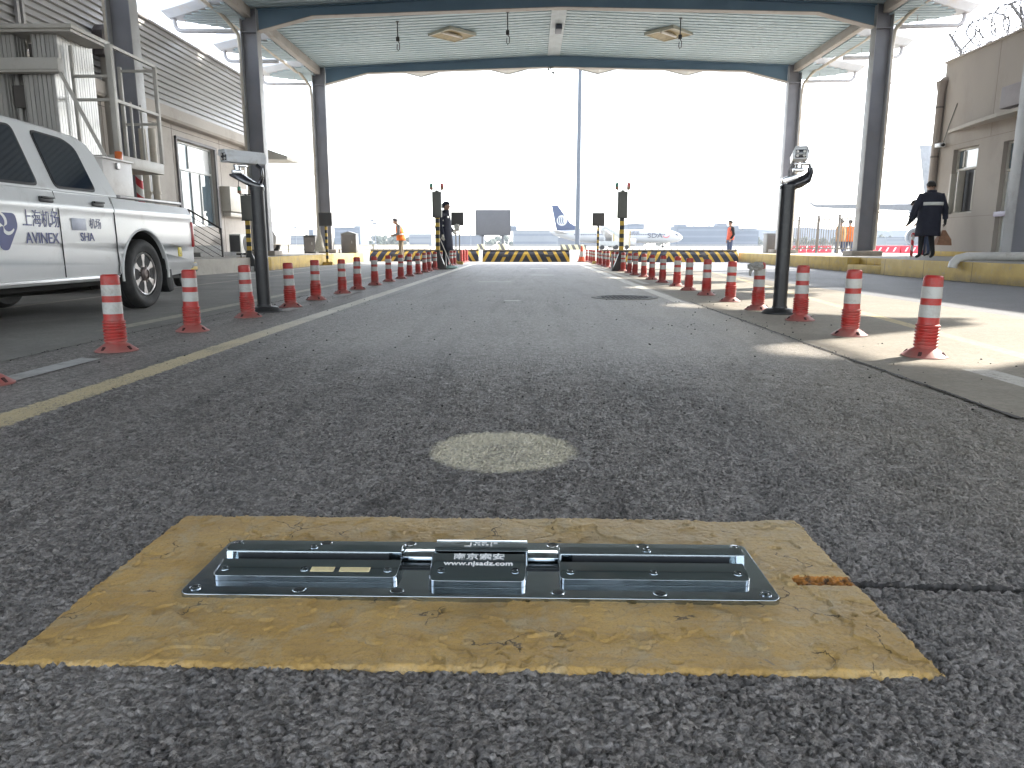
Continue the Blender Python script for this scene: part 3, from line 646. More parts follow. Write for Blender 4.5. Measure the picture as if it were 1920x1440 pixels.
def signal(loc, label, rz=0, H=1.9, cb_=1.28):
    t = thing('signal_post', label, 'signal post', loc, rz, 'striped posts with red and green lamps')
    b = MB(); b.box(-.055, .055, -.04, .04, .05, cb_ + .03); b.build('striped_pole', ybp, t, bevel=.008)
    b = MB(); b.prism([(-.04, 0), (.28, 0), (.04, .42), (-.04, .42)], 'x', -.21, -.19); b.prism([(-.04, 0), (.28, 0), (.04, .42), (-.04, .42)], 'x', .19, .21)
    b.loft([[(-.20, -.05, 0), (.20, -.05, 0), (.20, .26, 0), (-.20, .26, 0)], [(-.06, -.05, .42), (.06, -.05, .42), (.06, .05, .42), (-.06, .05, .42)]])
    b.build('foot_cover', blackm, t, bevel=.006)
    b = MB(); b.box(-.118, .118, -.09, .09, cb_, H, .008); b.build('display_cabinet', greybox, t)
    b = MB(); b.box(-.125, .125, -.10, -.085, cb_ - .02, cb_, .003); b.tube([(-.14, 0, H + .06), (-.14, 0, H + .04), (-.05, 0, H + .02), (.05, 0, H + .02), (.14, 0, H + .04), (.14, 0, H + .06)], .012); b.cyl((0, 0, H - .01), (0, 0, H + .04), .03)
    b.build('lamp_bracket', blackm, t)
    for sx, mm in ((-1, lampg), (1, lampr)):
        b = MB(); b.lathe([(.040, 0), (.045, .01), (.045, .06)], 20, (sx * .14, 0, H + .05)); c = b.build('lamp_base', lampo, t)
        b = MB(); b.lathe([(.043, .06), (.045, .10), (.04, .145), (.02, .16), (.002, .163)], 20, (sx * .14, 0, H + .05)); b.build('signal_lamp', mm, c)
    return t
signal((2.25, 18.2, 0), 'striped signal post with red and green lamps standing in the right bollard row')
signal((-2.42, 19.4, 0), 'striped signal post with red and green lamps beside the man in navy', .0, 1.99, 1.345)
signal((-6.80, 17.75, .0), 'striped signal post with red and green lamps before the left building', .25, 1.79, 1.22)
def display(loc, label, style, H=1.68, z0=1.27, rz=0):
    t = thing('display_post', label, 'display panel', loc, rz, 'square dark panels on thin posts')
    b = MB(); b.box(-.195, .195, -.035, .035, z0, H, .006); c = b.build('panel', darkpanel, t)
    b = MB(); w = .205
    for a_ in ((-w, w, H - .005, H + .012), (-w, w, z0 - .012, z0 + .005)): b.box(a_[0], a_[1], -.045, .03, a_[2], a_[3])
    for a_ in ((-w, -w + .014), (w - .014, w)): b.box(a_[0], a_[1], -.045, .03, z0, H)
    b.build('panel_frame', greybox, c)
    b = MB()
    if style == 1:
        b.cyl((-.06, 0, .03), (-.06, 0, z0), .018); b.cyl((.06, 0, .03), (.06, 0, z0), .018)
        b.build('twin_pole', M('khaki_post', (.14, .12, .08), .6, var=.2), t)
    else:
        b.box(-.035, .035, -.03, .03, .03, z0); b.build('striped_pole', ybp, t, bevel=.005)
    b = MB(); b.prism([(-.10, 0), (.22, 0), (.04, .10), (-.02, .10)], 'x', -.17, .17); b.build('weighted_foot', M('yellow_foot', (.42, .28, .07), .7, dirt=(.12, .09, .05), dscale=7), t, bevel=.01)
    return t
display((2.30, 25.0, 0), 'square dark display panel on a yellow and black post in the right bollard row', 0)
d1 = display((-2.38, 24.4, 0), 'square dark display panel on twin khaki posts beyond the man in navy', 1)
display((-6.44, 23.3, 0), 'square dark display panel in front of the rear left column', 0, 1.62, 1.23)
b = MB(); t = bmesh.new(); bmesh.ops.create_icosphere(t, subdivisions=4, radius=.09)
for v_ in t.verts: v_.co *= 1 + noise.noise(v_.co * 16) * .7
b.merge(t, Matrix.Translation((-2.38, 24.33, 1.20)) @ Matrix.Diagonal((1, .7, 1.1, 1))); b.tube([(-2.44, 24.3, 1.12), (-2.47, 24.3, 1.02), (-2.45, 24.3, .95)], [.05, .04, .015], 7)
tag(b.build('cloth_bundle', M('white_cloth', (.6, .58, .54), .9, var=.2, vscale=12), smooth=60), 'white cloth bundle tied under the dark panel on twin posts', 'cloth')
# broom/plastic sheet by the left panel
st = M('plastic_sheet', (.62, .58, .50), .5, var=.25, vscale=20, stretch=(6, 6, 1))
b = MB(); R = []
for k in range(9):
    z = .12 + .85 * (1 - k / 8); rr_ = .03 + .16 * (k / 8) ** 1.3
    R.append([(-6.72 + rr_ * cos(2 * pi * j / 22) * (1 + .18 * sin(5 * j + k)), 23.5 + rr_ * .6 * sin(2 * pi * j / 22), .33 + z * .8) for j in range(22)])
b.loft(R); tag(b.build('plastic_sheet', st, smooth=50), 'pale plastic sheet hanging over the stand left of the dark panel', 'sheet')

# ================================================================== CAMERA POSTS
whitem = M('white_camera_paint', (.62, .63, .65), .32, var=.06, vscale=6, dirt=(.45, .44, .42), dscale=8, coat=.3)
blk = M('gloss_black', (.012, .011, .016), .22, var=.1, coat=.5)
def cam_post(loc, label, az, arm_dir):
    t = thing('camera_post', label, 'camera post', loc, 0, 'black posts carrying white cameras')
    b = MB(); b.cyl((0, 0, .05), (0, 0, 1.13), .062, .060, 28); b.build('pole', blackm, t)
    b = MB(); b.lathe([(.155, 0), (.155, .014), (.118, .045), (.07, .052), (.066, .07)], 32)
    for k in range(4):
        a = pi / 4 + k * pi / 2; b.cyl((.13 * cos(a), .13 * sin(a), .012), (.13 * cos(a), .13 * sin(a), .032), .011, n=6)
    b.build('base_flange', blackm, t)
    b = MB(); b.cyl((0, 0, 1.12), (0, 0, 1.15), .068, n=28); b.build('pole_cap', blackm, t)
    s = arm_dir
    if s > 0:
        b = MB(); b.tube([(-.01, 0, 1.14), (.03, 0, 1.15), (.10, 0, 1.175), (.165, 0, 1.21), (.19, 0, 1.26), (.185, 0, 1.305)], [.045, .05, .052, .046, .028, .024], 12)
        b.box(-.06, .06, -.055, .055, 1.135, 1.165, .012); b.build('bracket', blk, t)
        mx = .085; b = MB(); b.prism([(-.05, 1.15), (.08, 1.20), (.08, 1.25), (.0, 1.235), (-.06, 1.21)], 'y', -.03, .03, .005)
    else:
        b = MB(); b.prism([(.05, 1.13), (-.02, 1.13), (-.235, 1.245), (-.235, 1.265), (-.13, 1.27), (-.03, 1.20), (.05, 1.17)], 'y', -.045, .045, .008); b.build('bracket', blk, t)
        b = MB(); b.tube([(-.02, 0, 1.16), (.03, 0, 1.18), (.055, 0, 1.24), (.05, 0, 1.31), (.01, 0, 1.345)], [.022, .02, .018, .018, .016], 10); b.build('cable', blk, t)
        mx = -.17; b = MB()
    b.box(mx - .045, mx + .045, -.035, .035, 1.265, 1.30, .006); b.cyl((mx, 0, 1.29), (mx, 0, 1.345), .030); b.box(mx - .03, mx + .09, -.028, .028, 1.325, 1.348, .004); b.build('swivel_mount', M('bright_steel', (.55, .55, .56), .2, .9), t)
    if s > 0: b = MB(); b.tube([(.185, 0, 1.29), (.18, 0, 1.33), (.12, 0, 1.345)], .014); b.tube([(.05, .045, 1.36), (.02, .06, 1.28), (.02, .06, 1.18)], .008); b.build('cable', blk, t)
    # camera body on swivel
    cx = mx if s > 0 else -.13; Q = Matrix.Translation((cx, 0, 1.405)) @ Matrix.Rotation(az, 4, 'Z')
    sec = [(-.062, -.045), (.062, -.045), (.068, .012), (.045, .055), (-.045, .055), (-.068, .012)]
    b = MB(); b.prism(sec, 'y', -.17, .22, .004, Q); cb = b.build('camera_housing', whitem, t)
    b = MB(); b.prism([(-.072, .012), (-.048, .062), (.048, .062), (.072, .012), (.066, .012), (.044, .057), (-.044, .057), (-.066, .012)], 'y', -.188, .215, 0, Q); b.build('sunshield', whitem, cb)
    b = MB(); b.box(-.045, .045, -.176, -.169, -.034, .034, .003, mat=Q); b.build('front_window', blk, cb)
    for i, (lx, lz) in enumerate(((-.028, .018), (.028, .018), (-.028, -.018), (.028, -.018))):
        b = MB(); b.lathe([(.0115, 0), (.0115, .004), (.007, .006), (.001, .0065)], 16)
        o = b.build('lamp_lens', M('lens_glass', (.55, .53, .50), .15, coat=.6), cb); o.matrix_world = Q @ Matrix.Translation((lx, -.176, lz)) @ Matrix.Rotation(pi / 2, 4, 'X')
    return t
cam_post((-2.52, 6.86, 0), 'black post with long white camera turned sideways, in the left bollard row', radians(-38), -1)
cam_post((2.32, 6.80, 0), 'black post with white four-lamp camera facing the viewer, in the right bollard row', radians(-16), 1)
# ================================================================== CANOPY
FX = (-7.62, 9.37); FY = [-12.0, -5.4, 1.2, 7.8, 14.4, 21.0, 27.6]  # the two rearmost frames are added under the lengthened roof, out of view
blue_dk, n, l, p = newmat('blue_steel_paint'); v = posvec(n)
c = mix(n, l, ramp(n, l, noisen(n, l, .8, 6, v, .6), .3, .7), (.12, .20, .28), (.155, .245, .33)); c = mix(n, l, mathn(n, l, 'MULTIPLY', ramp(n, l, noisen(n, l, 5, 8, v, .75), .58, .72), .35), c, (.20, .22, .24))
l.new(c, p.inputs['Base Color']); p.inputs['Roughness'].default_value = .5
col_m = M('column_shaded_paint', (.21, .212, .24), .5, var=.14, vscale=1.2, dirt=(.22, .20, .20), dscale=1.5, dlev=(.55, .8))  # column web tone, with its shade put into the colour
flange_m = M('lit_flange_paint', (.36, .36, .37), .5, var=.14, vscale=1.2, dirt=(.2, .19, .19), dscale=1.5)  # paler copy of the column tone, light on the flanges painted in
tanb = M('tan_beam_paint', (.36, .33, .30), .55, var=.1, vscale=1.2, dirt=(.25, .19, .13), dscale=3, dlev=(.55, .75))
deck, n, l, p = newmat('corrugated_roof_deck'); v = posvec(n)
c = mix(n, l, ramp(n, l, noisen(n, l, .35, 6, v, .6), .3, .7), (.35, .455, .50), (.46, .55, .585)); c = mix(n, l, mathn(n, l, 'MULTIPLY', ramp(n, l, noisen(n, l, 2.5, 8, v, .75), .55, .75), .3), c, (.36, .36, .33))
l.new(c, p.inputs['Base Color']); p.inputs['Roughness'].default_value = .55
cream = M('cream_pipe', (.55, .50, .42), .5, var=.1, vscale=3, dirt=(.38, .31, .23), dscale=4)
pipeg = M('grey_pipe', (.42, .41, .42), .5, var=.1, vscale=3, dirt=(.36, .30, .28), dscale=4)
can = thing('canopy', 'large steel portal canopy with pale corrugated roof spanning the inspection lane', 'canopy', (.85, 14.4, 0))
CO = Matrix.Translation((-.85, -14.4, 0))
def cb(b, name, mats, parent=can, **k):
    bmesh.ops.transform(b.bm, matrix=CO, verts=b.bm.verts); return b.build(name, mats, parent, **k)
def ztop(x):  # underside of the roof sheets
    return 7.26 - abs(x - .82) * (.37 / 8.4)
for iy, y in enumerate(FY):
    for sx, x in zip((-1, 1), FX):
        hb = PZ if (y > 14 or sx > 0) else 0
        b = MB(); D = .21
        b.m(0).box(x - .008, x + .008, y - .001, y + .001, 0, 0.001)
        b.box(x - D, x + D, y - .008, y + .008, hb, 6.9)
        c = cb(b, 'column', [col_m])
        b = MB(); b.box(x - D - .018, x - D - .001, y - .15, y + .15, hb, 6.9, .003); b.box(x + D + .001, x + D + .018, y - .15, y + .15, hb, 6.9, .003)
        cb(b, 'column_flange', [flange_m], c)
        b = MB(); b.box(x - .42, x + .42, y - .33, y + .33, hb, hb + .14, .02); cb(b, 'column_plinth', [M('plinth_concrete', (.28, .25, .22), .85, var=.2, vscale=5, bump=.003)], c)
        # knee stiffener plate
        b = MB(); b.box(x - D, x + D, y - .14, y + .14, 6.28, 6.30); cb(b, 'stiffener', [col_m], c)
    # haunched rafter web + flanges
    bot = [(FX[0] + .24, 6.33), (FX[0] + 1.75, 6.70), (.82, 6.87), (FX[1] - 1.75, 6.70), (FX[1] - .24, 6.33)]
    top = [(FX[0] + .24, ztop(FX[0]) - .03), (.82, 7.23), (FX[1] - .24, ztop(FX[1]) - .03)]
    b = MB(); b.prism(bot + top[::-1], 'y', y - .008, y + .008); rf = cb(b, 'rafter', [blue_dk], smooth=0)
    b = MB()
    for (xa, za), (xb, zb) in zip(bot[:-1], bot[1:]): b.prism([(xa, za), (xb, zb), (xb, zb - .02), (xa, za - .02)], 'y', y - .125, y + .125)
    cb(b, 'bottom_flange', [flange_m if iy < 5 else tanb], rf, smooth=0)
    b = MB()
    for (xa, za), (xb, zb) in zip(top[:-1], top[1:]): b.prism([(xa, za), (xb, zb), (xb, zb + .02), (xa, za + .02)], 'y', y - .125, y + .125)
    cb(b, 'top_flange', [blue_dk], rf, smooth=0)
# deck: trapezoidal ribs running across the lane, so they step along y
def deckstrip(x0, x1, z0, z1, ya, yb, per=.265, dz=.075):
    b = MB(); k = int(round((yb - ya) / per)); per = (yb - ya) / k; P = []
    for i in range(k):
        y = ya + i * per; P += [(y, 0), (y + per * .70, 0), (y + per * .74, dz), (y + per * .96, dz)]
    P.append((yb, 0))
    rows = [[(x, y, z + d) for (y, d) in P] for x, z in ((x0, z0), (x1, z1))]
    b.loft(rows, closed=False, cap=False)
    rows = [[(x0, ya, z0 + dz + .02), (x0, yb, z0 + dz + .02)], [(x1, ya, z1 + dz + .02), (x1, yb, z1 + dz + .02)]]
    b.loft(rows, closed=False, cap=False); return b
Y0, Y1 = -16.0, 27.6  # roof lengthened unseen behind the camera, so the scanner mirrors less sky
b = deckstrip(FX[0] - .1, .82, ztop(FX[0] - .1), ztop(.82), Y0, Y1); cb(b, 'roof_sheet', [deck], recalc=False, smooth=0)
b = deckstrip(.82, FX[1] + .1, ztop(.82), ztop(FX[1] + .1), Y0, Y1); cb(b, 'roof_sheet', [deck], recalc=False, smooth=0)
b = MB(); b.prism([(.82 - .22, 7.235), (.82, 7.245), (.82 + .22, 7.235), (.82 + .22, 7.228), (.82, 7.238), (.82 - .22, 7.228)], 'y', Y0, Y1); cb(b, 'ridge_flashing', [M('ridge_grey', (.42, .47, .5), .5)], smooth=0)
# eave beams along the columns
for sx, x in zip((-1, 1), FX):
    b = MB()
    for ya, yb in zip(FY[:-1], FY[1:]): b.box(x - .09, x + .09, ya + .16, yb - .16, 6.64, 6.90, .006)
    cb(b, 'eave_beam', [tanb])
    # long drain pipe beyond the eave beam, kneeing into each column
    xo = x + sx * .62
    b = MB(); b.cyl((xo, -15, 6.95), (xo, 27.0, 6.62), .05, n=12)
    for y in FY[1:]:
        b.tube([(xo, y - .75, 6.70), (xo - sx * .10, y - .25, 6.55), (x + sx * .33, y - .04, 6.25), (x + sx * .31, y, 5.85), (x + sx * .31, y, .5)], .05, 12)
        for zz in (1.5, 3.2, 4.9): b.box(x + sx * .31 - .06, x + sx * .31 + .06, y - .06, y + .06, zz, zz + .03)
    cb(b, 'downpipe', [cream])
# tapering eave wings every 3.3 m, each ending in a faceted gutter tip with an outlet pipe
XW = {-1: -9.98, 1: 11.80}
gutm = M('gutter_grey', (.46, .47, .49), .45, var=.1, vscale=2, dirt=(.42, .37, .31), dscale=2)
for sx, x in zip((-1, 1), FX):
    xe = XW[sx]; xi = x + sx * .13
    for k, y in enumerate([-12.0, -8.7, -5.4, -2.1, 1.2, 4.5, 7.8, 11.1, 14.4, 17.7, 21.0, 24.3, 27.6]):
        def outl(g, z):   # plan outline shrunk by g
            return [(xi, y - 1.58 + g, z), (xe - sx * (.42 + g * .4), y - .42 + g, z), (xe - sx * g, y - .16 + g * .4, z), (xe - sx * g, y + .16 - g * .4, z), (xe - sx * (.42 + g * .4), y + .42 - g, z), (xi, y + 1.58 - g, z)]
        b = MB(); b.loft([outl(.17, 6.66), outl(.0, 6.82), outl(.0, 7.06), outl(.16, 7.20)]); wg = cb(b, 'eave_wing', [gutm], smooth=0)
        b = MB(); yy_ = -1.36
        while yy_ < 1.3:
            w_ = max(abs(yy_), abs(yy_ + .15)); 
            xl = xi + (xe - sx * .62 - xi) * (1 - max(0, w_ - .26) / 1.18) if w_ > .26 else xe - sx * .62
            if abs(xl - xi) > .1: b.box(xi, xl, y + yy_, y + yy_ + .15, 6.625, 6.658)
            yy_ += .20
        cb(b, 'soffit_rib', [deck], wg, smooth=0)
        b = MB(); xo = xe - sx * .30
        b.tube([(xo, y, 6.68), (xo, y, 6.56), (xo - sx * .02, y, 6.47), (xo - sx * .07, y, 6.40), (xo - sx * .15, y, 6.365), (xo - sx * .22, y, 6.36), (x + sx * .36, y, 6.34)], .058, 12)
        for xx in (xo - sx * .3, x + sx * .9): b.cyl((xx, y, 6.36), (xx, y, 6.64), .008, n=6)
        cb(b, 'outlet_pipe', [pipeg], wg)
# rear folded overhang (valleys point down between ridges)
b = MB(); pts = [(-7.6, 7.10)]
for xc in (-4.25, -.87, 2.6, 6.0): zc = 7.17 - abs(xc - .8) * .022; pts += [(xc - .95, zc + .23), (xc, zc), (xc + .95, zc + .23)]
pts += [(9.35, 7.10)]
b.loft([[(x, 27.78, z + .04) for x, z in pts], [(x, 29.8, z) for x, z in pts]], closed=False, cap=False)
b.loft([[(x, 29.801, z + .28) for x, z in pts], [(x, 29.801, z - .04) for x, z in pts]], closed=False, cap=False)
b.loft([[(x, 27.78, z + .30) for x, z in pts], [(x, 29.8, z + .28) for x, z in pts]], closed=False, cap=False)
cb(b, 'rear_fascia', [M('fascia_white', (.52, .52, .50), .5)], recalc=False, smooth=0)
# ceiling fittings
gold = M('gold_reflector', (.24, .185, .08), .35, .3, var=.25, vscale=8)
tubem = M('lamp_tube', (.62, .60, .55), .3)
for i, (x, y, lab) in enumerate(((-2.44, 24.15, 'diamond-shaped golden ceiling light recess on the left of the canopy roof'), (4.27, 24.2, 'diamond-shaped golden ceiling light recess on the right of the canopy roof'))):
    t = thing('ceiling_light', lab, 'ceiling light', (x, y, ztop(x) - .085), pi / 4, 'diamond lights under the canopy roof')
    b = MB(); w = .50
    for q in range(4):
        R_ = Matrix.Rotation(q * pi / 2, 4, 'Z'); b.box(-w - .03, w + .03, w, w + .03, -.012, .08, mat=R_)
    b.build('frame', M('light_frame', (.45, .44, .36), .4), t)
    b = MB(); b.loft([[(-w, -w, .0), (w, -w, .0), (w, w, .0), (-w, w, .0)], [(-.16, -.16, .075), (.16, -.16, .075), (.16, .16, .075), (-.16, .16, .075)]], cap=False); b.face([(-.16, -.16, .075), (.16, -.16, .075), (.16, .16, .075), (-.16, .16, .075)])
    b.build('reflector', gold, t, smooth=0)
    b = MB(); b.cyl((-.40, .0, .03), (.40, 0, .03), .045, n=14); b.cyl((.0, .0, .0), (0, 0, .07), .05); b.build('lamp', tubem, t)
def hanging(x, y, L, lab):
    t = thing('hanging_hook', lab, 'hanging hook', (x, y, ztop(x)), 0, 'dark hooks on rods under the canopy roof')
    b = MB(); b.cyl((0, 0, .02), (0, 0, -L), .016, n=8); b.cyl((0, 0, .0), (0, 0, -.02), .05); b.build('rod', blackm, t)
    b = MB(); b.box(-.05, .05, -.035, .035, -L - .12, -L, .008); b.tube([(.0, 0, -L - .12), (.05, 0, -L - .18), (.045, 0, -L - .34), (0, 0, -L - .38), (-.03, 0, -L - .32), (-.02, 0, -L - .2)], .012, 8); b.build('hook', blackm, t)
hanging(-3.9, 22.75, .42, 'dark hook on a rod left of the left ceiling light'); hanging(-.66, 22.4, .50, 'dark hook on a rod between the ceiling lights'); hanging(4.36, 22.8, .45, 'dark hook on a rod in front of the right ceiling light')
b = MB(); b.box(-.10, .10, -.28, .28, -.14, 0, .01); o = b.build('junction_box', M('slate_box', (.06, .07, .10), .4)); o.location = (.86, 24.0, 7.228); tag(o, 'small dark junction box on the ridge of the canopy roof', 'junction box')
b = MB(); b.tube([(0, 0, 0), (.0, 0, -.12), (.05, 0, -.18)], .02); b.sphere((.09, 0, -.2), .05); b.sphere((-.08, 0, -.1), .04); b.box(-.1, .1, -.03, .03, -.03, 0)
o = b.build('roof_camera', greybox); o.location = (.72, 27.42, 6.845); tag(o, 'small grey camera fixed under the middle of the rear rafter', 'camera')

# ================================================================== ROAD BLOCKERS
def blocker(xc, w, y, label):
    t = thing('road_blocker', label, 'road blocker', (xc, y, -.03), 0, 'black and yellow striped road blockers')
    m, n, l, p = newmat('chevron_paint'); v = objvec(n); X, Y, Z = sepxyz(n, l, v)
    u = mathn(n, l, 'ADD', mathn(n, l, 'ABSOLUTE', X), mathn(n, l, 'MULTIPLY', Z, .62 if w > 4 else .55))
    f = mathn(n, l, 'LESS_THAN', mathn(n, l, 'FRACT', mathn(n, l, 'DIVIDE', mathn(n, l, 'SUBTRACT', u, .16), .37)), .36)
    f = mathn(n, l, 'MULTIPLY', f, mathn(n, l, 'GREATER_THAN', u, .17))
    c = mix(n, l, f, (.022, .024, .04), (.56, .35, .045)); c = mix(n, l, mathn(n, l, 'MULTIPLY', ramp(n, l, noisen(n, l, 6, 8, v, .75), .55, .72), .4), c, (.14, .12, .10))
    l.new(c, p.inputs['Base Color']); p.inputs['Roughness'].default_value = .55
    R = []; h = .43
    prof = [(0, 0)] + [(.34 * (1 - cos(a)) - .02, h * sin(a)) for a in np.linspace(.05, pi / 2, 9)]
    pr_ = prof + [(.6, h), (.75, 0)]
    b = MB(); b.loft([[(x_, py_, pz_) for py_, pz_ in pr_] for x_ in np.linspace(-w / 2, w / 2, 3)]); b.build('barrier_plate', m, t)
    b = MB(); b.box(-w / 2, w / 2, .24, .36, h + .002, h + .05, .006); k = int(w / .245)
    for i in range(k + 1):
        x_ = -w / 2 + .06 + i * (w - .12) / k; b.cyl((x_, .26, h + .05), (x_, .26, h + .085), .018, n=8); b.box(x_ - .03, x_ + .03, .20, .25, h - .0, h + .045)
    b.build('hinge_rail', M('khaki_steel', (.17, .15, .12), .6, var=.2, vscale=5), t)
    for s_ in (-1, 1):
        b = MB(); b.box(s_ * w * .25 - .17, s_ * w * .25 + .17, -.0, .06, .20, .30, .01); b.build('lifting_slot', M('dark_slot', (.05, .05, .055), .6), t)
blocker(-.14, 3.45, 29.1, 'striped road blocker closing the end of the central lane')
blocker(5.35, 5.3, 28.4, 'wide striped road blocker behind the right bollard row')
blocker(-4.35, 4.5, 30.2, 'striped road blocker behind the worker in orange on the left')
# ================================================================== LEFT BUILDING
wallL = M('beige_panel_wall', (.40, .365, .33), .7, var=.07, vscale=.6, dirt=(.30, .265, .235), dscale=.9)
clad, n, l, p = newmat('metal_cladding'); v = posvec(n); mp = n.new('ShaderNodeMapping'); mp.inputs['Scale'].default_value = (.3, .3, 9); l.new(v, mp.inputs[0])
c = mix(n, l, ramp(n, l, noisen(n, l, 1.2, 6, mp.outputs[0], .65), .3, .7), (.36, .355, .35), (.46, .45, .44)); l.new(c, p.inputs['Base Color']); p.inputs['Roughness'].default_value = .42; p.inputs['Metallic'].default_value = .35
glass, n, l, p = newmat('window_glass'); setc(p, (.10, .14, .17)); p.inputs['Roughness'].default_value = .05; p.inputs['Metallic'].default_value = .0; p.inputs['Specular IOR Level'].default_value = 1.0; p.inputs['Coat Weight'].default_value = 1.0
curt = M('pale_blue_blind', (.30, .37, .42), .25, var=.12, vscale=1.2, coat=.6, stretch=(1, 8, .3))
curtw = M('white_blind', (.72, .74, .75), .25, var=.08, vscale=1.2, coat=.6)
alf = M('window_frame_alu', (.48, .49, .49), .4, .3, var=.08)
darkint = M('dark_interior', (.03, .03, .035), .5)
BX = -9.5
lb = thing('left_building', 'long beige building with ribbed metal cladding along the left side', 'building', (BX, 16, 0))
def B(b, name, mats, parent, org, **k):
    bmesh.ops.transform(b.bm, matrix=Matrix.Translation((-org[0], -org[1], -org[2])), verts=b.bm.verts); return b.build(name, mats, parent, **k)
OL = (BX, 16, 0)
YF = 24.9
# wall with window opening (y 20.1..22.4, z 1.2..3.42)
b = MB()
b.box(BX - .3, BX, -2, 20.1, 0, 3.78); b.box(BX - .3, BX, 22.45, YF, 0, 3.78); b.box(BX - .3, BX, 20.1, 22.45, 0, 1.15); b.box(BX - .3, BX, 20.1, 22.45, 3.42, 3.78)
b.box(BX - 8, BX - .3, YF - .3, YF, 0, 3.78)
B(b, 'wall', wallL, lb, OL)
b = MB()
for y in (6.5, 9.9, 13.3, 16.7, 19.9, 22.9): b.box(BX - .002, BX + .004, y - .007, y + .007, .33, 3.76)
b.box(BX - .002, BX + .004, -2, YF, 3.20 + .45, 3.665)
B(b, 'panel_joint', M('panel_joint_dark', (.16, .14, .13), .8), lb, OL, smooth=0)
b = MB(); b.prism([(BX - .3, 3.78), (BX + .26, 3.78), (BX + .30, 3.84), (BX + .30, 4.10), (BX - .3, 4.14)], 'y', -2, YF + .2); B(b, 'fascia_band', wallL, lb, OL, smooth=0)
# ribbed cladding: boards stepping out in z
b = MB(); P = []; z = 4.12; k = 13; hgt = (6.0 - 4.12) / k
for i in range(k): P += [(BX + .10, z), (BX + .16, z + hgt * .12), (BX + .125, z + hgt * .92), (BX + .10, z + hgt * .95)]; z += hgt
b.loft([[(x, -2, zz) for x, zz in P], [(x, YF, zz) for x, zz in P]], closed=False, cap=False)
b.loft([[(BX + .10, YF, 4.12), (BX - 8, YF, 4.12)], [(BX + .10, YF, 6.0), (BX - 8, YF, 6.0)]], closed=False, cap=False)
B(b, 'cladding', clad, lb, OL, smooth=0, recalc=False)
b = MB(); b.box(BX + .02, BX + .20, -2, YF + .03, 6.0, 6.05, .005); b.box(BX + .02, BX + .19, YF - .02, YF + .04, 4.12, 6.0, .004); b.box(BX + .17, BX + .22, 13.93, 14.0, 4.14, 6.02); b.box(BX + .17, BX + .22, 14.08, 14.15, 4.14, 6.02)
b.box(BX - 8, BX + .1, -2, YF, 5.98, 6.0)
B(b, 'coping_trim', M('trim_grey', (.30, .29, .29), .45, .3), lb, OL)
def window(parent, org, x, y0, y1, z0, z1, panes, frame, ztr, side=1):
    """sliding window in a wall facing side*x, panes = list of (y0,y1,z0,z1,mat)"""
    b = MB(); e = .05; xi = x - side * .16
    for a in ((y0, y1, z0, z0 + e), (y0, y1, z1 - e, z1), (y0, y0 + e, z0 + e, z1 - e), (y1 - e, y1, z0 + e, z1 - e), (y0 + e, y1 - e, ztr - .03, ztr + .03)):
        b.box(min(xi, xi + side * .07), max(xi, xi + side * .07), *a, .004)
    for ym in sorted({q[1] for q in panes if q[1] < y1 - .1}):
        zs = [q[2] for q in panes if q[1] == ym] ; ze = [q[3] for q in panes if q[1] == ym]
        b.box(min(xi, xi + side * .06), max(xi, xi + side * .06), ym - .03, ym + .03, min(zs) + .02, max(ze) - .02, .003)
    w = B(b, 'window', frame, parent, org)
    for (a0, a1, c0, c1, mm) in panes:
        b = MB(); b.box(xi + side * .015, xi + side * .022, a0, a1, c0, c1); B(b, 'pane', mm, w, org)
    b = MB(); b.box(xi - side * .4, xi - side * .3, y0, y1, z0, z1); B(b, 'interior', darkint, w, org)
    return w
window(lb, OL, BX, 20.1, 22.45, 1.15, 3.42, [(20.15, 21.0, 2.72, 3.37, curt), (21.0, 22.4, 2.72, 3.37, curtw), (20.15, 20.5, 1.2, 2.66, curt), (20.5, 21.1, 1.2, 2.66, curt), (21.1, 21.7, 1.2, 2.66, curtw), (21.7, 22.4, 1.2, 2.66, glass)], alf, 2.69)
b = MB()
for a in ((20.02, 20.1, 1.15, 3.5), (22.45, 22.58, 1.0, 3.5)): b.box(BX + .002, BX + .05, *a)
b.box(BX + .002, BX + .06, 20.02, 22.58, 3.425, 3.5)
B(b, 'window_surround', M('surround_grey', (.17, .16, .165), .6), lb, OL)
# awning on the end wall
b = MB(); b.prism([(BX - .5, 3.45), (BX + 1.42, 3.43), (BX + 1.42, 3.54), (BX + .3, 3.92), (BX - .5, 4.0)], 'y', YF + .02, YF + 1.3); B(b, 'end_awning', M('awning_pale', (.50, .48, .43), .6), lb, OL, smooth=0)
# wall cabinets and AC
t = thing('electric_cabinet', 'pair of pale electric cabinets mounted on the left building wall', 'cabinet', (BX, 23.6, 1.5))
m1 = M('cabinet_cream', (.55, .52, .46), .45, var=.06, vscale=3, dirt=(.42, .39, .34), dscale=5)
b = MB(); b.box(.002, .30, -.85, -.05, .15, .90, .01); b.build('cabinet_body', m1, t); b = MB(); b.box(.002, .30, .0, .80, .15, .90, .01); b.build('cabinet_body', m1, t)
b = MB(); b.box(.002, .26, -.8, .8, .0, .12, .01); b.build('cable_trunk', m1, t)
b = MB(); b.tube([(.15, .2, .90), (.16, .25, 1.15), (.1, .18, 1.35), (.02, .1, 1.45)], .015); b.build('cable', blackm, t)
t = thing('air_conditioner', 'white air conditioner outdoor unit on the platform by the left wall', 'air conditioner', (-8.97, 22.65, PZ)); t.scale = (.9, .85, .95)
b = MB(); b.box(-.20, .20, -.42, .42, .06, .66, .02); b.build('casing', M('ac_white', (.58, .57, .53), .45, dirt=(.4, .38, .34), dscale=4), t)
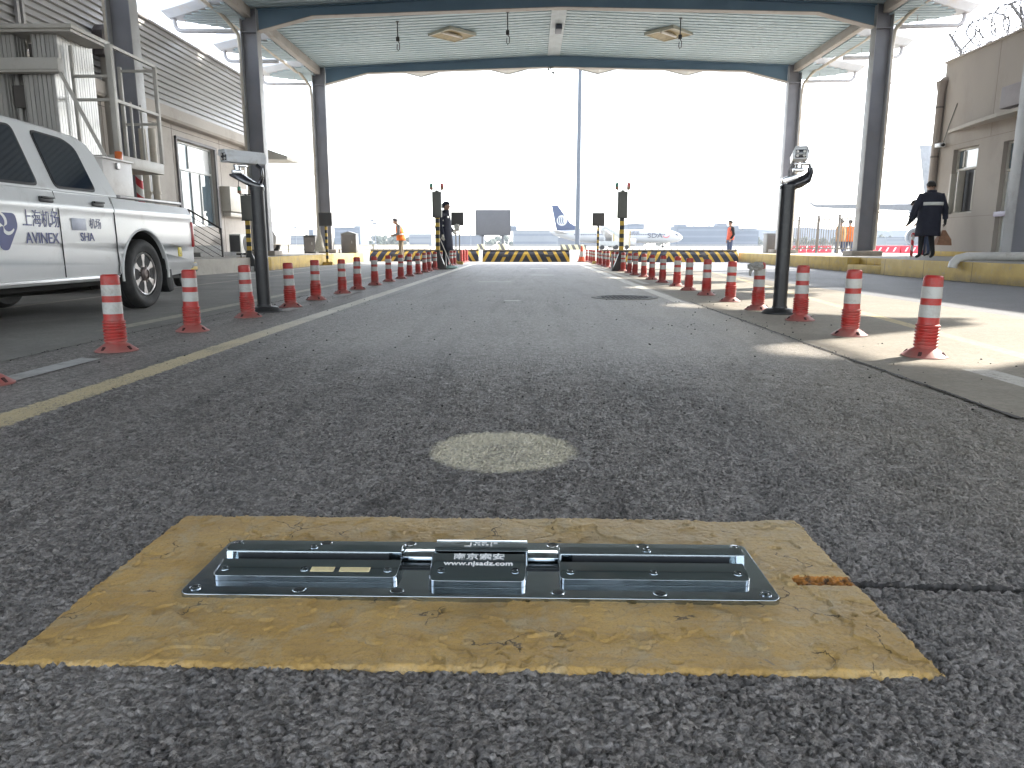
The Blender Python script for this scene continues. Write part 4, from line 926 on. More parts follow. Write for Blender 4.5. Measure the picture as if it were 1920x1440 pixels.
b = MB(); b.box(-.17, .17, -.428, -.421, .1, .62); b.build('side_grille', M('ac_dark', (.06, .06, .065), .6), t)
b = MB(); b.cyl((.201, .05, .36), (.212, .05, .36), .25, n=32); g_ = b.build('fan_disc', M('ac_fan_dark', (.10, .095, .09), .5), t)
b = MB()
for rr_ in (.06, .11, .16, .21, .25): b.lathe([(rr_ - .004, .0), (rr_ - .004, .008), (rr_ + .004, .008), (rr_ + .004, 0)], 32)
bmesh.ops.transform(b.bm, matrix=Matrix.Translation((.212, .05, .36)) @ Matrix.Rotation(pi / 2, 4, 'Y'), verts=b.bm.verts)
b.cyl((.212, .05, .36), (.225, .05, .36), .04)
b.build('fan_guard', alum, g_)
b = MB(); b.box(-.2, .2, -.35, -.28, 0, .06); b.box(-.2, .2, .28, .35, 0, .06); b.build('feet', blackm, t)
# steps and railing
stone = M('grey_step_stone', (.20, .195, .185), .75, var=.15, vscale=4, bump=.001, bscale=40, dirt=(.12, .115, .11), dscale=3)
t = thing('entrance_steps', 'grey stone steps with landing leading up to the left building', 'steps', (-8.4, 19.5, 0))
b = MB(); b.box(-1.08, -.30, -1.0, 1.3, .0, .62, .008); b.box(-.30, .05, -1.0, 1.3, 0, .44, .008); b.box(.05, .42, -1.0, 1.3, 0, .26, .008); b.box(.42, 1.7, -2.0, 1.0, 0, .12, .008); b.build('step_block', stone, t)
t = thing('stair_railing', 'dark metal stair railing with thin horizontal bars beside the entrance steps', 'railing', (-8.4, 18.55, 0))
top = [(-.95, 0, 1.50), (-.18, 0, 1.50), (.62, 0, 1.02)]
rl = M('railing_dark', (.05, .045, .045), .45, .3)
b = MB(); b.tube(top, .022, 10); b.build('handrail', rl, t)
for x_, zt, zb in ((-.18, 1.5, .62), (.60, 1.03, .12), (-.93, 1.5, .62)):
    b = MB(); b.cyl((x_, 0, zb), (x_, 0, zt), .024, n=10); b.box(x_ - .06, x_ + .06, -.05, .05, zb, zb + .015); b.build('rail_post', rl, t)
for k in range(6):
    o_ = .14 * (k + 1); b = MB(); b.tube([(-.95, 0, 1.50 - o_), (-.18, 0, 1.50 - o_), (.61, 0, 1.02 - o_)], .008, 6); b.build('rail_bar', rl, t)
# downpipe & small wall items visible behind the lift
t = thing('cable_riser', 'vertical metal cable riser with rounded hood on the left building wall', 'cable riser', (BX + .32, 16.6, 0))
b = MB(); b.box(-.1, .1, -.16, .16, .4, 4.6, .02); b.build('duct', M('duct_metal', (.33, .31, .28), .45, .3, stretch=(3, 3, .3)), t)
b = MB(); b.prism([(-.35, 4.6), (.3, 4.6), (.3, 5.0), (.15, 5.2), (-.2, 5.25), (-.35, 5.1)], 'x', -.12, .12, .02); b.build('hood', M('duct_dark', (.06, .05, .05), .5), t)
for dy in (.5, .72):
    b = MB(); b.cyl((0.05, dy, .35), (0.05, dy, 3.7), .055, n=12); b.build('riser_pipe', cream, t)

# ================================================================== RIGHT BUILDING
RX = 11.3; RY1 = 21.25; OR = (RX, 16, 0)
wallR = M('taupe_render_wall', (.39, .35, .315), .8, var=.06, vscale=.5, bump=.002, bscale=30, dirt=(.31, .275, .245), dscale=.8, dlev=(.5, .8), stretch=(1, 1, .6))
rb = thing('right_building', 'taupe rendered gatehouse with flat roof on the right', 'building', (RX, 16, 0))
W1 = (19.35, 20.45, 1.44, 3.12); DR = (16.4, 18.35, .33, 3.05)
b = MB()
HT = 5.46
cuts = [(-3, DR[0], 0, HT), (DR[0], DR[1], DR[3], HT), (DR[1], W1[0], 0, HT), (W1[0], W1[1], 0, W1[2]), (W1[0], W1[1], W1[3], HT), (W1[1], RY1, 0, HT)]
for c_ in cuts: b.box(RX, RX + .35, *c_)
b.box(RX + .35, RX + 8, RY1 - .3, RY1, 0, HT); b.box(RX + .35, RX + 8, -3, RY1 - .3, 5.2, 5.3)
B(b, 'wall', wallR, rb, OR)
b = MB()
for z in (1.35, 3.25): b.box(RX - .003, RX + .01, -3, RY1, z - .004, z + .004)
for y in (18.9, 15.2, 12.1): b.box(RX - .003, RX + .01, y - .004, y + .004, 3.26, HT)
B(b, 'render_joint', M('render_joint', (.22, .19, .17), .8), rb, OR, smooth=0)
b = MB(); b.box(RX - .06, RX + .4, -3, RY1 + .04, HT, HT + .05, .01); B(b, 'coping', wallR, rb, OR)
b = MB(); P1 = [(RX, 20.9), (RX - .55, 18.9), (RX - .95, 17.2), (RX - .95, 5), (RX, 5)]; b.loft([[(x_, y_, 3.42 + max(0, y_ - 17) * .045) for x_, y_ in P1], [(x_, y_, 3.50 + max(0, y_ - 17) * .045) for x_, y_ in P1]]); B(b, 'entrance_canopy', M('canopy_render', (.42, .385, .345), .8, var=.05), rb, OR, smooth=0)
b = MB(); b.box(RX - .42, RX - .003, 16.2, 18.0, 3.72, 4.2, .01); B(b, 'sign_box', M('sign_box_grey', (.26, .23, .24), .6), rb, OR)
# window and door
rwin = M('window_frame_pale', (.50, .47, .42), .45)
bright = M('bright_pane', (.70, .73, .75), .1, coat=1.0, var=.05)
w = window(rb, OR, RX + .02, W1[0], W1[1], W1[2], W1[3], [(19.4, 20.15, 2.62, 3.07, bright), (20.15, 20.4, 2.62, 3.07, glass), (19.4, 19.6, 1.49, 2.55, glass), (19.6, 20.1, 1.49, 2.55, darkint), (20.1, 20.4, 1.49, 2.55, glass)], rwin, 2.585, side=-1)
b = MB(); b.box(RX - .02, RX + .10, 20.40, 20.46, 1.5, 2.5); b.box(RX - .06, RX + .10, 20.0, 20.05, 1.48, 2.55, .004); B(b, 'open_sash', rwin, w, OR)
w = window(rb, OR, RX + .02, DR[0], DR[1], DR[2], DR[3], [(16.45, 17.6, 2.42, 3.0, bright), (17.6, 18.3, 2.42, 3.0, glass), (16.45, 17.4, .38, 2.35, bright), (17.4, 18.3, .38, 2.35, curtw)], rwin, 2.385, side=-1); w.name = 'glazed_door'
b = MB(); b.box(RX - .05, RX + .0, DR[0], DR[1], 1.30, 1.42, .005); B(b, 'push_bar', M('violet_bar', (.30, .26, .36), .4), w, OR)
b = MB(); b.box(RX - .03, RX - .002, 18.7, 20.9, PZ, PZ + .13, .005); B(b, 'yellow_skirting', yk, rb, OR)
# things on it
t = thing('drainpipe', 'thick taupe drainpipe running down the far corner of the right building', 'drainpipe', (RX - .1, RY1 - .05, 0))
tp = M('taupe_pipe', (.30, .26, .23), .6, var=.15, vscale=3, stretch=(4, 4, .3))
b = MB(); b.cyl((0, 0, .34), (0, 0, 4.75), .095, n=16); b.build('pipe', tp, t)
b = MB(); b.cyl((0, 0, 4.72), (0, 0, 5.0), .095, .15, n=16); b.tube([(0, 0, 4.95), (.05, -.02, 5.02), (.25, -.05, 5.04)], .1, 12); b.build('hopper_head', tp, t)
for z in (1.5, 3.0, 4.3):
    b = MB(); b.cyl((0, 0, z), (0, 0, z + .05), .105, n=16); b.build('pipe_bracket', M('bracket_dark', (.15, .13, .12), .6), t)
t = thing('wall_camera', 'small white security camera on the corner of the right building', 'security camera', (RX - .12, 20.9, 3.29))
b = MB(); b.box(-.10, .06, -.14, .12, -.05, .06, .015); b.build('camera_body', whitem, t); b = MB(); b.cyl((-.02, -.13, .0), (-.02, -.17, .0), .045); b.build('lens', blk, t)
b = MB(); b.cyl((-.03, 0, -.05), (-.02, .02, -.16), .025); b.tube([(.06, .0, .05), (.09, -.15, .5), (.10, -.35, .9), (.11, -.4, 1.02)], .013, 6); b.build('mount_cable', greybox, t)
t = thing('white_drain_pipe', 'white elbow drain pipe lying across the right platform kerb', 'pipe', (0, 0, 0))
pw = M('white_pvc', (.55, .54, .52), .4, dirt=(.35, .33, .3), dscale=6)
b = MB(); b.tube([(RX - .01, 13.3, PZ + .10), (8.25, 13.25, PZ + .10), (7.75, 13.25, PZ + .095), (7.60, 13.25, PZ + .06), (7.53, 13.25, PZ - .02), (7.52, 13.25, PZ - .10)], .075, 14); b.build('pipe', pw, t)
# razor wire coil
wirem = M('razor_wire', (.13, .13, .14), .4, .6)
t = thing('razor_wire', 'coil of razor wire on Y brackets along the right building roof', 'razor wire', (RX + .15, 16, HT + .05))
b = MB(); pts = []; L0, L1 = -1.5, 5.0; turns = 24; N = turns * 22; r = random.Random(2)
for i in range(N):
    a = 2 * pi * i / 22; y = L0 + (L1 - L0) * i / N + .16 * sin(a * .5 + 1); R_ = .33 + .035 * sin(i * .37) + .02 * sin(i * 1.3); pts.append((R_ * cos(a), y, .44 + R_ * sin(a)))
b.tube(pts, .016, 4); b.build('coil', wirem, t, smooth=0)
b = MB(); k = 0
for i in range(0, N, 4):
    p_ = Vector(pts[i]); d = Vector((random.uniform(-1, 1), random.uniform(-1, 1), random.uniform(-1, 1))).normalized() * .04
    b.bar(p_ - d, p_ + d, .014)
b.build('barbs', wirem, t, smooth=0)
b = MB()
for (x_, z_) in ((-.30, .62), (.30, .62), (0, .28), (-.18, .42), (.18, .42)): b.tube([(x_, L0, z_), (x_, (L0 + L1) / 2, z_ - .02), (x_, L1, z_)], .008, 4)
b.build('strand_wire', wirem, t, smooth=0)
for y in (-1.2, .6, 2.4, 4.9):
    b = MB(); b.bar((0, y, 0), (0, y, .22), .05); b.bar((0, y, .2), (-.36, y, .62), .045); b.bar((0, y, .2), (.36, y, .62), .045); b.build('y_bracket', M('bracket_grey', (.2, .2, .2), .5), t)
# grey cabinets on the platforms
def cabinet(loc, w, d, h, label, gable=False, mt_=None):
    t = thing('utility_cabinet', label, 'cabinet', loc)
    mm = mt_ or M('utility_grey', (.20, .20, .195), .5, .1, var=.12, vscale=3, dirt=(.12, .11, .10), dscale=4)
    b = MB(); b.box(-w / 2, w / 2, -d / 2, d / 2, 0, h, .008)
    b.build('cabinet_body', mm, t)
    b = MB()
    if gable: b.prism([(-w / 2 - .04, h), (w / 2 + .04, h), (0, h + .09)], 'y', -d / 2 - .04, d / 2 + .04)
    else: b.box(-w / 2 - .02, w / 2 + .02, -d / 2 - .02, d / 2 + .02, h, h + .03, .005)
    b.build('lid', mm, t)
    b = MB(); b.box(-w / 2 + .03, w / 2 - .03, -d / 2 - .012, -d / 2 - .001, .05, h - .05, .004); dd = b.build('door', M('utility_door', (.16, .15, .145), .5, .1), t)
    b = MB(); b.box(w * .2, w * .24, -d / 2 - .03, -d / 2 - .012, h * .5, h * .5 + .1); b.build('handle', alum, dd)
cabinet((-6.9, 28.2, PZ), .58, .4, .72, 'grey gabled utility cabinet at the end of the left platform', True)
cabinet((-7.95, 26.7, PZ), .42, .4, .62, 'dark grey utility cabinet beside the rear left column', False, M('utility_dark', (.07, .07, .07), .5))
cabinet((9.55, 29.3, PZ), .60, .45, .72, 'grey utility cabinet beside the rear right column')

# ================================================================== FENCE behind the right column
fm = M('fence_grey_paint', (.22, .20, .18), .55, var=.15)
def fence(name, label, pts, z0, h, npost, grp=None):
    a = Vector((*pts[0], z0)); c_ = Vector((*pts[1], z0)); L = (c_ - a).length; d = (c_ - a) / L; ang = math.atan2(d.y, d.x)
    t = thing(name, label, 'fence', a, ang)
    for k in range(npost):
        x = L * k / (npost - 1); b = MB(); b.box(x - .035, x + .035, -.035, .035, 0, h + .06, .005); b.box(x - .045, x + .045, -.045, .045, h + .06, h + .09, .01); b.build('fence_post', fm, t)
    b = MB(); b.box(0, L, -.018, .018, h - .08, h - .045); b.box(0, L, -.018, .018, .16, .195); b.build('rail', fm, t)
    b = MB(); q = int(L / .13)
    for k in range(q): x = L * (k + .5) / q; b.box(x - .011, x + .011, -.011, .011, .12, h)
    b.build('baluster_row', fm, t)
fence('fence', 'grey vertical-bar fence between the rear columns on the right', [(10.2, 30.4), (11.55, 26.1)], PZ, 1.3, 5)
def railf(label, x0, x1, y, h):
    t = thing('guard_rail', label, 'guard rail', (x0, y, -.03)); L = x1 - x0; b = MB()
    for k in range(int(L / 2.4) + 1): b.box(k * 2.4 - .05, k * 2.4 + .05, -.04, .04, 0, h)
    b.build('rail_post', M('khaki_post', (.14, .12, .08), .6), t); b = MB(); b.box(0, L, -.03, .03, h * .75, h * .95); b.box(0, L, -.03, .03, h * .35, h * .5); b.build('rail', M('rail_sand', (.55, .48, .36), .6), t)
railf('low pale guard rail across the apron behind the left platform', -42, -8.5, 62, .75)
# ================================================================== PICKUP TRUCK (heading toward the viewer)
twhite, n, l, p = newmat('truck_white_paint'); v = objvec(n)
c = mix(n, l, ramp(n, l, noisen(n, l, 1.3, 5, v), .3, .7), (.62, .63, .63), (.70, .70, .70))
c = mix(n, l, mathn(n, l, 'MULTIPLY', ramp(n, l, noisen(n, l, 3.2, 9, v, .75, .4), .55, .70), .38), c, (.36, .34, .31))
X, Y, Z = sepxyz(n, l, v)
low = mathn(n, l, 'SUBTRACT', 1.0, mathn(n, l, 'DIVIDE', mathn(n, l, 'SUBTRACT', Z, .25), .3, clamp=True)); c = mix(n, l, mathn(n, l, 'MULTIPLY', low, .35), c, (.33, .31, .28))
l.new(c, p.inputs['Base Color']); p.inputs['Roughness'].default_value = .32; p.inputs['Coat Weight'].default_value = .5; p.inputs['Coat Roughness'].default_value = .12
tglass, n, l, p = newmat('tinted_glass'); setc(p, (.015, .02, .032)); p.inputs['Roughness'].default_value = .06; p.inputs['Coat Weight'].default_value = .6
rub = M('tyre_rubber', (.018, .018, .018), .75, var=.25, vscale=8, bump=.001, bscale=60, dirt=(.06, .055, .05), dscale=6)
seal = M('rubber_seal', (.015, .015, .016), .5)
trim = M('dark_trim', (.03, .03, .032), .5)
rimm = M('alloy_rim', (.48, .46, .45), .3, .75, var=.15, vscale=8, dirt=(.2, .17, .15), dscale=9)
under = M('underbody_dark', (.02, .019, .018), .8)
TX, TY = -4.66, 7.25   # rear axle centre on the ground
tr = thing('pickup_truck', 'dusty white double-cab pickup truck with airport lettering parked on the left lane', 'pickup truck', (TX, TY, 0))
OT = Vector((TX, TY, 0)); HWd = .84
def yy(Y): return Y - TY
def arch(yc, r, n=14, z0=.30):
    a0 = math.asin((z0 - .34) / r) if abs((z0 - .34) / r) < 1 else 0
    return [(yc + r * cos(a), .34 + r * sin(a)) for a in np.linspace(a0, pi - a0, n)]
# lower body split: rear bed, cab/doors, front wing; side outline in (y,z)
def side_prism(b, outline, hw=HWd, shoulder=.93, tuck=.05, bulge=.0):
    """outline extruded across the width; vertices above the shoulder move inward, very low ones tuck under"""
    def xw(z): 
        if z > shoulder: return hw - (z - shoulder) / .15 * tuck
        if z < .45: return hw - (.45 - z) * .25
        return hw - abs(z - .7) * .03
    pts = outline
    for sg in (1, -1):
        t = bmesh.new(); t.faces.new([t.verts.new((0, y, z)) for y, z in pts])
        for zc in (.36, .45, .55, .65, .75, .85, .90, .93, .96, .99, 1.02): bmesh.ops.bisect_plane(t, geom=t.verts[:] + t.edges[:] + t.faces[:], plane_co=(0, 0, zc), plane_no=(0, 0, 1))
        for v_ in t.verts: v_.co.x = sg * xw(v_.co.z)
        b.merge(t)
    t = bmesh.new(); va = [t.verts.new((xw(z), y, z)) for y, z in pts]; vb = [t.verts.new((-xw(z), y, z)) for y, z in pts]; n = len(pts)
    for i in range(n): t.faces.new((va[i], vb[i], vb[(i + 1) % n], va[(i + 1) % n]))
    b.merge(t); bmesh.ops.remove_doubles(b.bm, verts=b.bm.verts, dist=.0005)
    return b
def arc_between(yc, r, ya, yb, n):   # arch points from front to rear above z
    return [(yc + r * cos(a), .34 + r * sin(a)) for a in np.linspace(pi - .05, .05, n)]
ra = arc_between(0, .43, 0, 0, 16)
bed = [(-.46, .34)] + [q for q in ra if True] + [(.50, .30), (.98, .33), (1.04, .42), (1.06, .62), (1.05, .80), (1.06, .93), (1.03, 1.03), (-.46, 1.05), (-.48, .93), (-.48, .6)]
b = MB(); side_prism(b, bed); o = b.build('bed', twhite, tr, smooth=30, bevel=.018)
fa = [(y - 2.85, z) for y, z in arc_between(0, .43, 0, 0, 16)]
cab = [(-2.38, .33), (-.50, .33), (-.50, .6), (-.49, .93), (-.49, 1.06), (-2.5, 1.05), (-2.5, .93), (-2.42, .5)]
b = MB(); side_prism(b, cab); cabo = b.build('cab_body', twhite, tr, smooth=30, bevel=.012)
front = [(-2.40, .36)] + [] + [(-2.40, 1.05), (-3.1, 1.0), (-3.72, .93), (-3.80, .8), (-3.82, .5), (-3.78, .34)] + fa[::1]
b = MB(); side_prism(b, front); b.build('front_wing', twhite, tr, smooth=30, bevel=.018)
# greenhouse
def xg(z): return .79 - (z - 1.05) / .55 * .17
gh = [(-.30, 1.05), (-.34, 1.18), (-.43, 1.44), (-.50, 1.52), (-.62, 1.565), (-.9, 1.585), (-1.3, 1.60), (-1.9, 1.60), (-2.2, 1.57), (-2.38, 1.50), (-2.85, 1.05)]
t = bmesh.new(); va = [t.verts.new((xg(z), y, z)) for y, z in gh]; vb = [t.verts.new((-xg(z), y, z)) for y, z in gh]; n_ = len(gh)
t.faces.new(va); t.faces.new(vb[::-1])
for i in range(n_): t.faces.new((va[i], vb[i], vb[(i + 1) % n_], va[(i + 1) % n_]))
bmesh.ops.recalc_face_normals(t, faces=t.faces)
b = MB(); b.merge(t); b.build('cab_roof', twhite, tr, smooth=30, bevel=.024)
def side_panel(name, outline, off, mat, parent, thick=.01, side=1, rnd=0):
    t = bmesh.new(); A = [t.verts.new((side * (xg(z) + off), y, z)) for y, z in outline]; Bv = [t.verts.new((side * (xg(z) + off - thick), y, z)) for y, z in outline]; k = len(outline)
    t.faces.new(A); t.faces.new(Bv[::-1])
    for i in range(k): t.faces.new((A[i], Bv[i], Bv[(i + 1) % k], A[(i + 1) % k]))
    bmesh.ops.recalc_face_normals(t, faces=t.faces); b = MB(); b.merge(t); return b.build(name, mat, parent, smooth=0)
def rpoly(P, r=.05, n=4):
    out = []; k = len(P)
    for i in range(k):
        p0, p1, p2 = Vector(P[i - 1]), Vector(P[i]), Vector(P[(i + 1) % k]); a = (p0 - p1); c_ = (p2 - p1); rr_ = min(r, a.length * .4, c_.length * .4)
        A = p1 + a.normalized() * rr_; C_ = p1 + c_.normalized() * rr_
        for j in range(n + 1): tt = j / n; out.append(tuple((1 - tt) ** 2 * A + 2 * tt * (1 - tt) * p1 + tt ** 2 * C_))
    return out
rw = [(-.66, 1.105), (-1.21, 1.10), (-1.25, 1.52), (-.86, 1.505), (-.73, 1.45)]
fw = [(-1.45, 1.10), (-2.45, 1.09), (-2.25, 1.40), (-2.05, 1.50), (-1.49, 1.525)]
for side in (1, -1):
    for nm, P in (('rear_side_window', rw), ('front_side_window', fw)):
        cx = sum(q[0] for q in P) / len(P); cz = sum(q[1] for q in P) / len(P)
        big = rpoly([(cx + (y - cx) * 1.045, cz + (z - cz) * 1.09) for y, z in P], .06)
        g_ = side_panel(nm, rpoly(P, .05), .013, tglass, tr, .01, side); side_panel('window_seal', big, .0085, seal, g_, .012, side)
# door seams, handles, sill
for Yp in ((-1.30), (-.50),):
    b = MB(); b.bar((HWd + .002, Yp, .36), (HWd + .001, Yp, .9), .008, .004); b.bar((HWd + .0, Yp, .9), (HWd - .04, Yp + .01, 1.05), .008, .004); b.build('door_seam', seal, cabo, smooth=0)
for Yp in (-1.42, -.72):
    b = MB(); b.box(HWd - .012, HWd + .006, Yp - .10, Yp + .07, .955, 1.00, .01); b.box(HWd + .004, HWd + .022, Yp - .09, Yp + .06, .983, 1.0, .006); b.build('door_handle', trim, cabo)
b = MB(); b.cyl((HWd - .01, -1.36, .90), (HWd + .004, -1.36, .90), .014); b.build('door_lock', alum, cabo)
b = MB(); b.box(HWd - .05, HWd + .004, -2.38, -.52, .31, .355, .01); b.box(HWd + .004, HWd + .03, -2.38, -.55, .33, .343, .004); b.build('sill_bar', M('sill_silver', (.5, .5, .5), .35, .5), cabo)
b = MB(); b.box(-.70, .70, -3.6, .95, .26, .36); b.box(-.5, .5, -.30, .30, .2, .5); b.box(-.60, -.2, -1.6, -.7, .18, .30); b.tube([(.35, -1.6, .24), (.35, -.6, .22), (.5, .3, .24), (.55, 1.0, .26)], .035); b.build('underbody', under, tr)
# crease line, bed rail, tail light, fuel flap sticker
for s_ in (1, -1): b = MB(); b.box(s_ * (HWd - .10), s_ * (HWd - .035), -.30, .92, 1.055, 1.085, .008); b.build('bed_rail', M('rail_grey', (.35, .34, .34), .4, .4), tr)
for s_ in (1, -1):
    b = MB(); b.box(s_ * (HWd - .06) - .045, s_ * (HWd - .06) + .075 * (1 if s_ > 0 else .6), 1.02, 1.075, .60, .88, .02); b.build('tail_light', M('tail_red', (.40, .03, .03), .3, coat=.5), tr)
b = MB(); b.box(-.80, .80, 1.03, 1.14, .36, .50, .03); b.build('rear_bumper', M('bumper_grey', (.30, .30, .30), .5), tr)
b = MB(); b.box(HWd - .006, HWd + .003, .68, .76, .50, .60, .008); st_ = b.build('yellow_sticker', M('sticker_yellow', (.62, .50, .05), .5), tr)
text_mesh('sticker_mark', 'L', .06, seal, st_, basis((HWd + .0035, .72, .55), (0, 1, 0), (0, 0, 1)), .0005)
# arch lip
def lip(yc):
    P0 = [(yc + .435 * cos(a), .34 + .435 * sin(a)) for a in np.linspace(pi + .12, -.12, 26)]
    for s_ in (1, -1): b = MB(); b.tube([(s_ * (HWd - .004), y, z) for y, z in P0], .012, 6); b.build('wheel_arch_lip', twhite, tr)
    b = MB(); P1 = [(yc + .415 * cos(a), .34 + .415 * sin(a)) for a in np.linspace(pi, 0, 20)]
    for s_ in (1, -1): b.loft([[(s_ * (HWd - .03), y, z) for y, z in P1], [(s_ * .45, y, z) for y, z in P1]], closed=False, cap=False)
    b.build('wheel_well', under, tr, recalc=False)
lip(0); lip(-2.85)
for s_ in (1, -1):
    b = MB(); b.prism([(.40, .52), (.52, .52), (.56, .15), (.47, .13), (.42, .2)], 'x', s_ * HWd - s_ * .02, s_ * (HWd - .28), .006); b.build('mudflap', M('mudflap_black', (.015, .015, .015), .7), tr)
def wheel(x, y, s_):
    w = bpy.data.objects.new('wheel', None); COL.objects.link(w); w.parent = tr; w.location = (x, y, .34); w.rotation_euler = (0, s_ * pi / 2, 0)
    b = MB(); R_ = .34
    b.lathe([(.215, -.10), (.30, -.115), (.325, -.10), (R_, -.075), (R_, -.03), (R_ - .008, -.028), (R_ - .008, -.018), (R_, -.016), (R_, .016), (R_ - .008, .018), (R_ - .008, .028), (R_, .03), (R_, .075), (.325, .10), (.30, .115), (.27, .112), (.225, .10), (.215, .085)], 56)
    for k in range(56):
        a = 2 * pi * k / 56
        for zz in (-.055, .055): b.box(R_ - .012, R_ + .001, -.012, .012, zz - .018, zz + .018, mat=Matrix.Rotation(a, 4, 'Z'))
    b.build('tyre', rub, w, smooth=40)
    b = MB(); b.lathe([(.218, -.08), (.218, .085), (.205, .10), (.195, .095), (.19, .06), (.185, .02), (.17, .01), (.02, .01)], 48)
    b.build('rim', rimm, w, smooth=40)
    b = MB()
    for k in range(6):
        a = 2 * pi * k / 6; Q = Matrix.Rotation(a, 4, 'Z')
        t = bmesh.new(); P = [(.05, -.03), (.12, -.022), (.195, -.05), (.195, .05), (.12, .022), (.05, .03)]
        lo = [t.verts.new((x_, y_, .03)) for x_, y_ in P]; hi = [t.verts.new((x_ * .99, y_ * .75, .085 + (x_ - .05) * .02)) for x_, y_ in P]; t.faces.new(hi)
        for i in range(6): t.faces.new((lo[i], lo[(i + 1) % 6], hi[(i + 1) % 6], hi[i]))
        b.merge(t, Q)
    b.build('spokes', rimm, w, smooth=25, bevel=.004)
    b = MB(); b.lathe([(.070, .03), (.068, .098), (.055, .112), (.042, .116), (.040, .104), (.001, .104)], 32)
    for k in range(6): a = 2 * pi * k / 6 + .5; b.cyl((.085 * cos(a), .085 * sin(a), .03), (.085 * cos(a), .085 * sin(a), .088), .010, n=6)
    b.build('hub_cap', M('hub_dark', (.16, .13, .12), .4, .5), w)
    b = MB(); b.lathe([(.19, .012), (.19, .014), (.02, .014)], 40); b.build('brake_drum', under, w)
for x_, y_ in ((.72, 0), (-.72, 0), (.72, -2.85), (-.72, -2.85)): wheel(x_, y_, 1 if x_ > 0 else -1)
# front details (out of the photograph but part of the truck)
b = MB(); b.box(-.80, .80, -3.92, -3.78, .36, .56, .04); b.build('front_bumper', M('bumper_grey', (.30, .30, .30), .5), tr)
b = MB(); b.box(-.45, .45, -3.835, -3.80, .62, .82, .01); b.build('grille', trim, tr)
for s_ in (1, -1):
    b = MB(); b.box(s_ * .68 - .13, s_ * .68 + .13, -3.835, -3.79, .64, .82, .02); b.build('headlight', bright, tr)
    b = MB(); b.box(s_ * .92 - .09, s_ * .92 + .09, -2.62, -2.54, 1.05, 1.22, .02); b.build('wing_mirror', trim, tr)
b = MB(); b.loft([[(-.70, -2.74, 1.14), (.70, -2.74, 1.14), (.70, -2.75, 1.13), (-.70, -2.75, 1.13)], [(-.60, -2.42, 1.47), (.60, -2.42, 1.47), (.60, -2.44, 1.46), (-.60, -2.44, 1.46)]]); b.build('windscreen', tglass, tr, smooth=0)
# lettering on the doors: sits 2 mm proud of the door
navy = M('livery_navy', (.035, .045, .17), .45)
faded = M('livery_faded', (.16, .17, .26), .6, var=.3, vscale=30)
bm_ = lambda Yp, z: basis((HWd + .0045 - abs(z - .7) * .03, yy(Yp), z), (0, 1, 0), (0, 0, 1))
text_mesh('door_lettering', '上海机场', .140, navy, cabo, bm_(5.725, .815), .001, .80)
text_mesh('door_lettering', 'AVINEX', .118, navy, cabo, bm_(5.715, .672), .001, .95, .001)
text_mesh('door_lettering', 'SHA', .098, navy, cabo, bm_(6.30, .688), .001, 1.1, .001)
text_mesh('door_lettering', '机场', .095, faded, cabo, bm_(6.44, .80), .001, .95)
b = MB(); b.box(HWd + .001, HWd + .0035, yy(6.10), yy(6.30), .745, .845, .001); b.build('faded_patch', M('faded_patch_blue', (.42, .44, .52), .5, var=.1, vscale=12), cabo)
# round-cornered triangular emblem with a white swirl
E_ = lambda pts: [(HWd + .0045, yy(5.29) + u, .74 + w_) for u, w_ in pts]
tri = rpoly([(-.135, .115), (.135, .115), (.155, .02), (.03, -.155), (-.03, -.155), (-.155, .02)], .06, 5)
t = bmesh.new(); A = [t.verts.new((HWd + .0045, yy(5.29) + u, .74 + w_)) for u, w_ in tri]; t.faces.new(A); ex_ = bmesh.ops.extrude_face_region(t, geom=t.faces[:]); bmesh.ops.translate(t, vec=(-.003, 0, 0), verts=[g for g in ex_['geom'] if isinstance(g, bmesh.types.BMVert)])
b = MB(); b.merge(t); b.build('door_emblem', navy, cabo, smooth=0)
b = MB()
for k in range(3):
    a0 = 2 * pi * k / 3 + .4; P = []
    for i in range(9):
        tt = i / 8; rr_ = .012 + .095 * tt; a = a0 + 1.5 * tt; w_ = .024 * (1 - tt) + .004
        P.append((rr_, a, w_))
    L_ = [(HWd + .0065, yy(5.29) + (r_ + w_) * cos(a), .755 + (r_ + w_) * sin(a)) for r_, a, w_ in P]; R_ = [(HWd + .0065, yy(5.29) + (r_ - w_) * cos(a + .1), .755 + (r_ - w_) * sin(a + .1)) for r_, a, w_ in P]
    b.loft([L_, R_], closed=False, cap=False)
b.build('emblem_swirl', twhite, cabo, smooth=0, recalc=False)

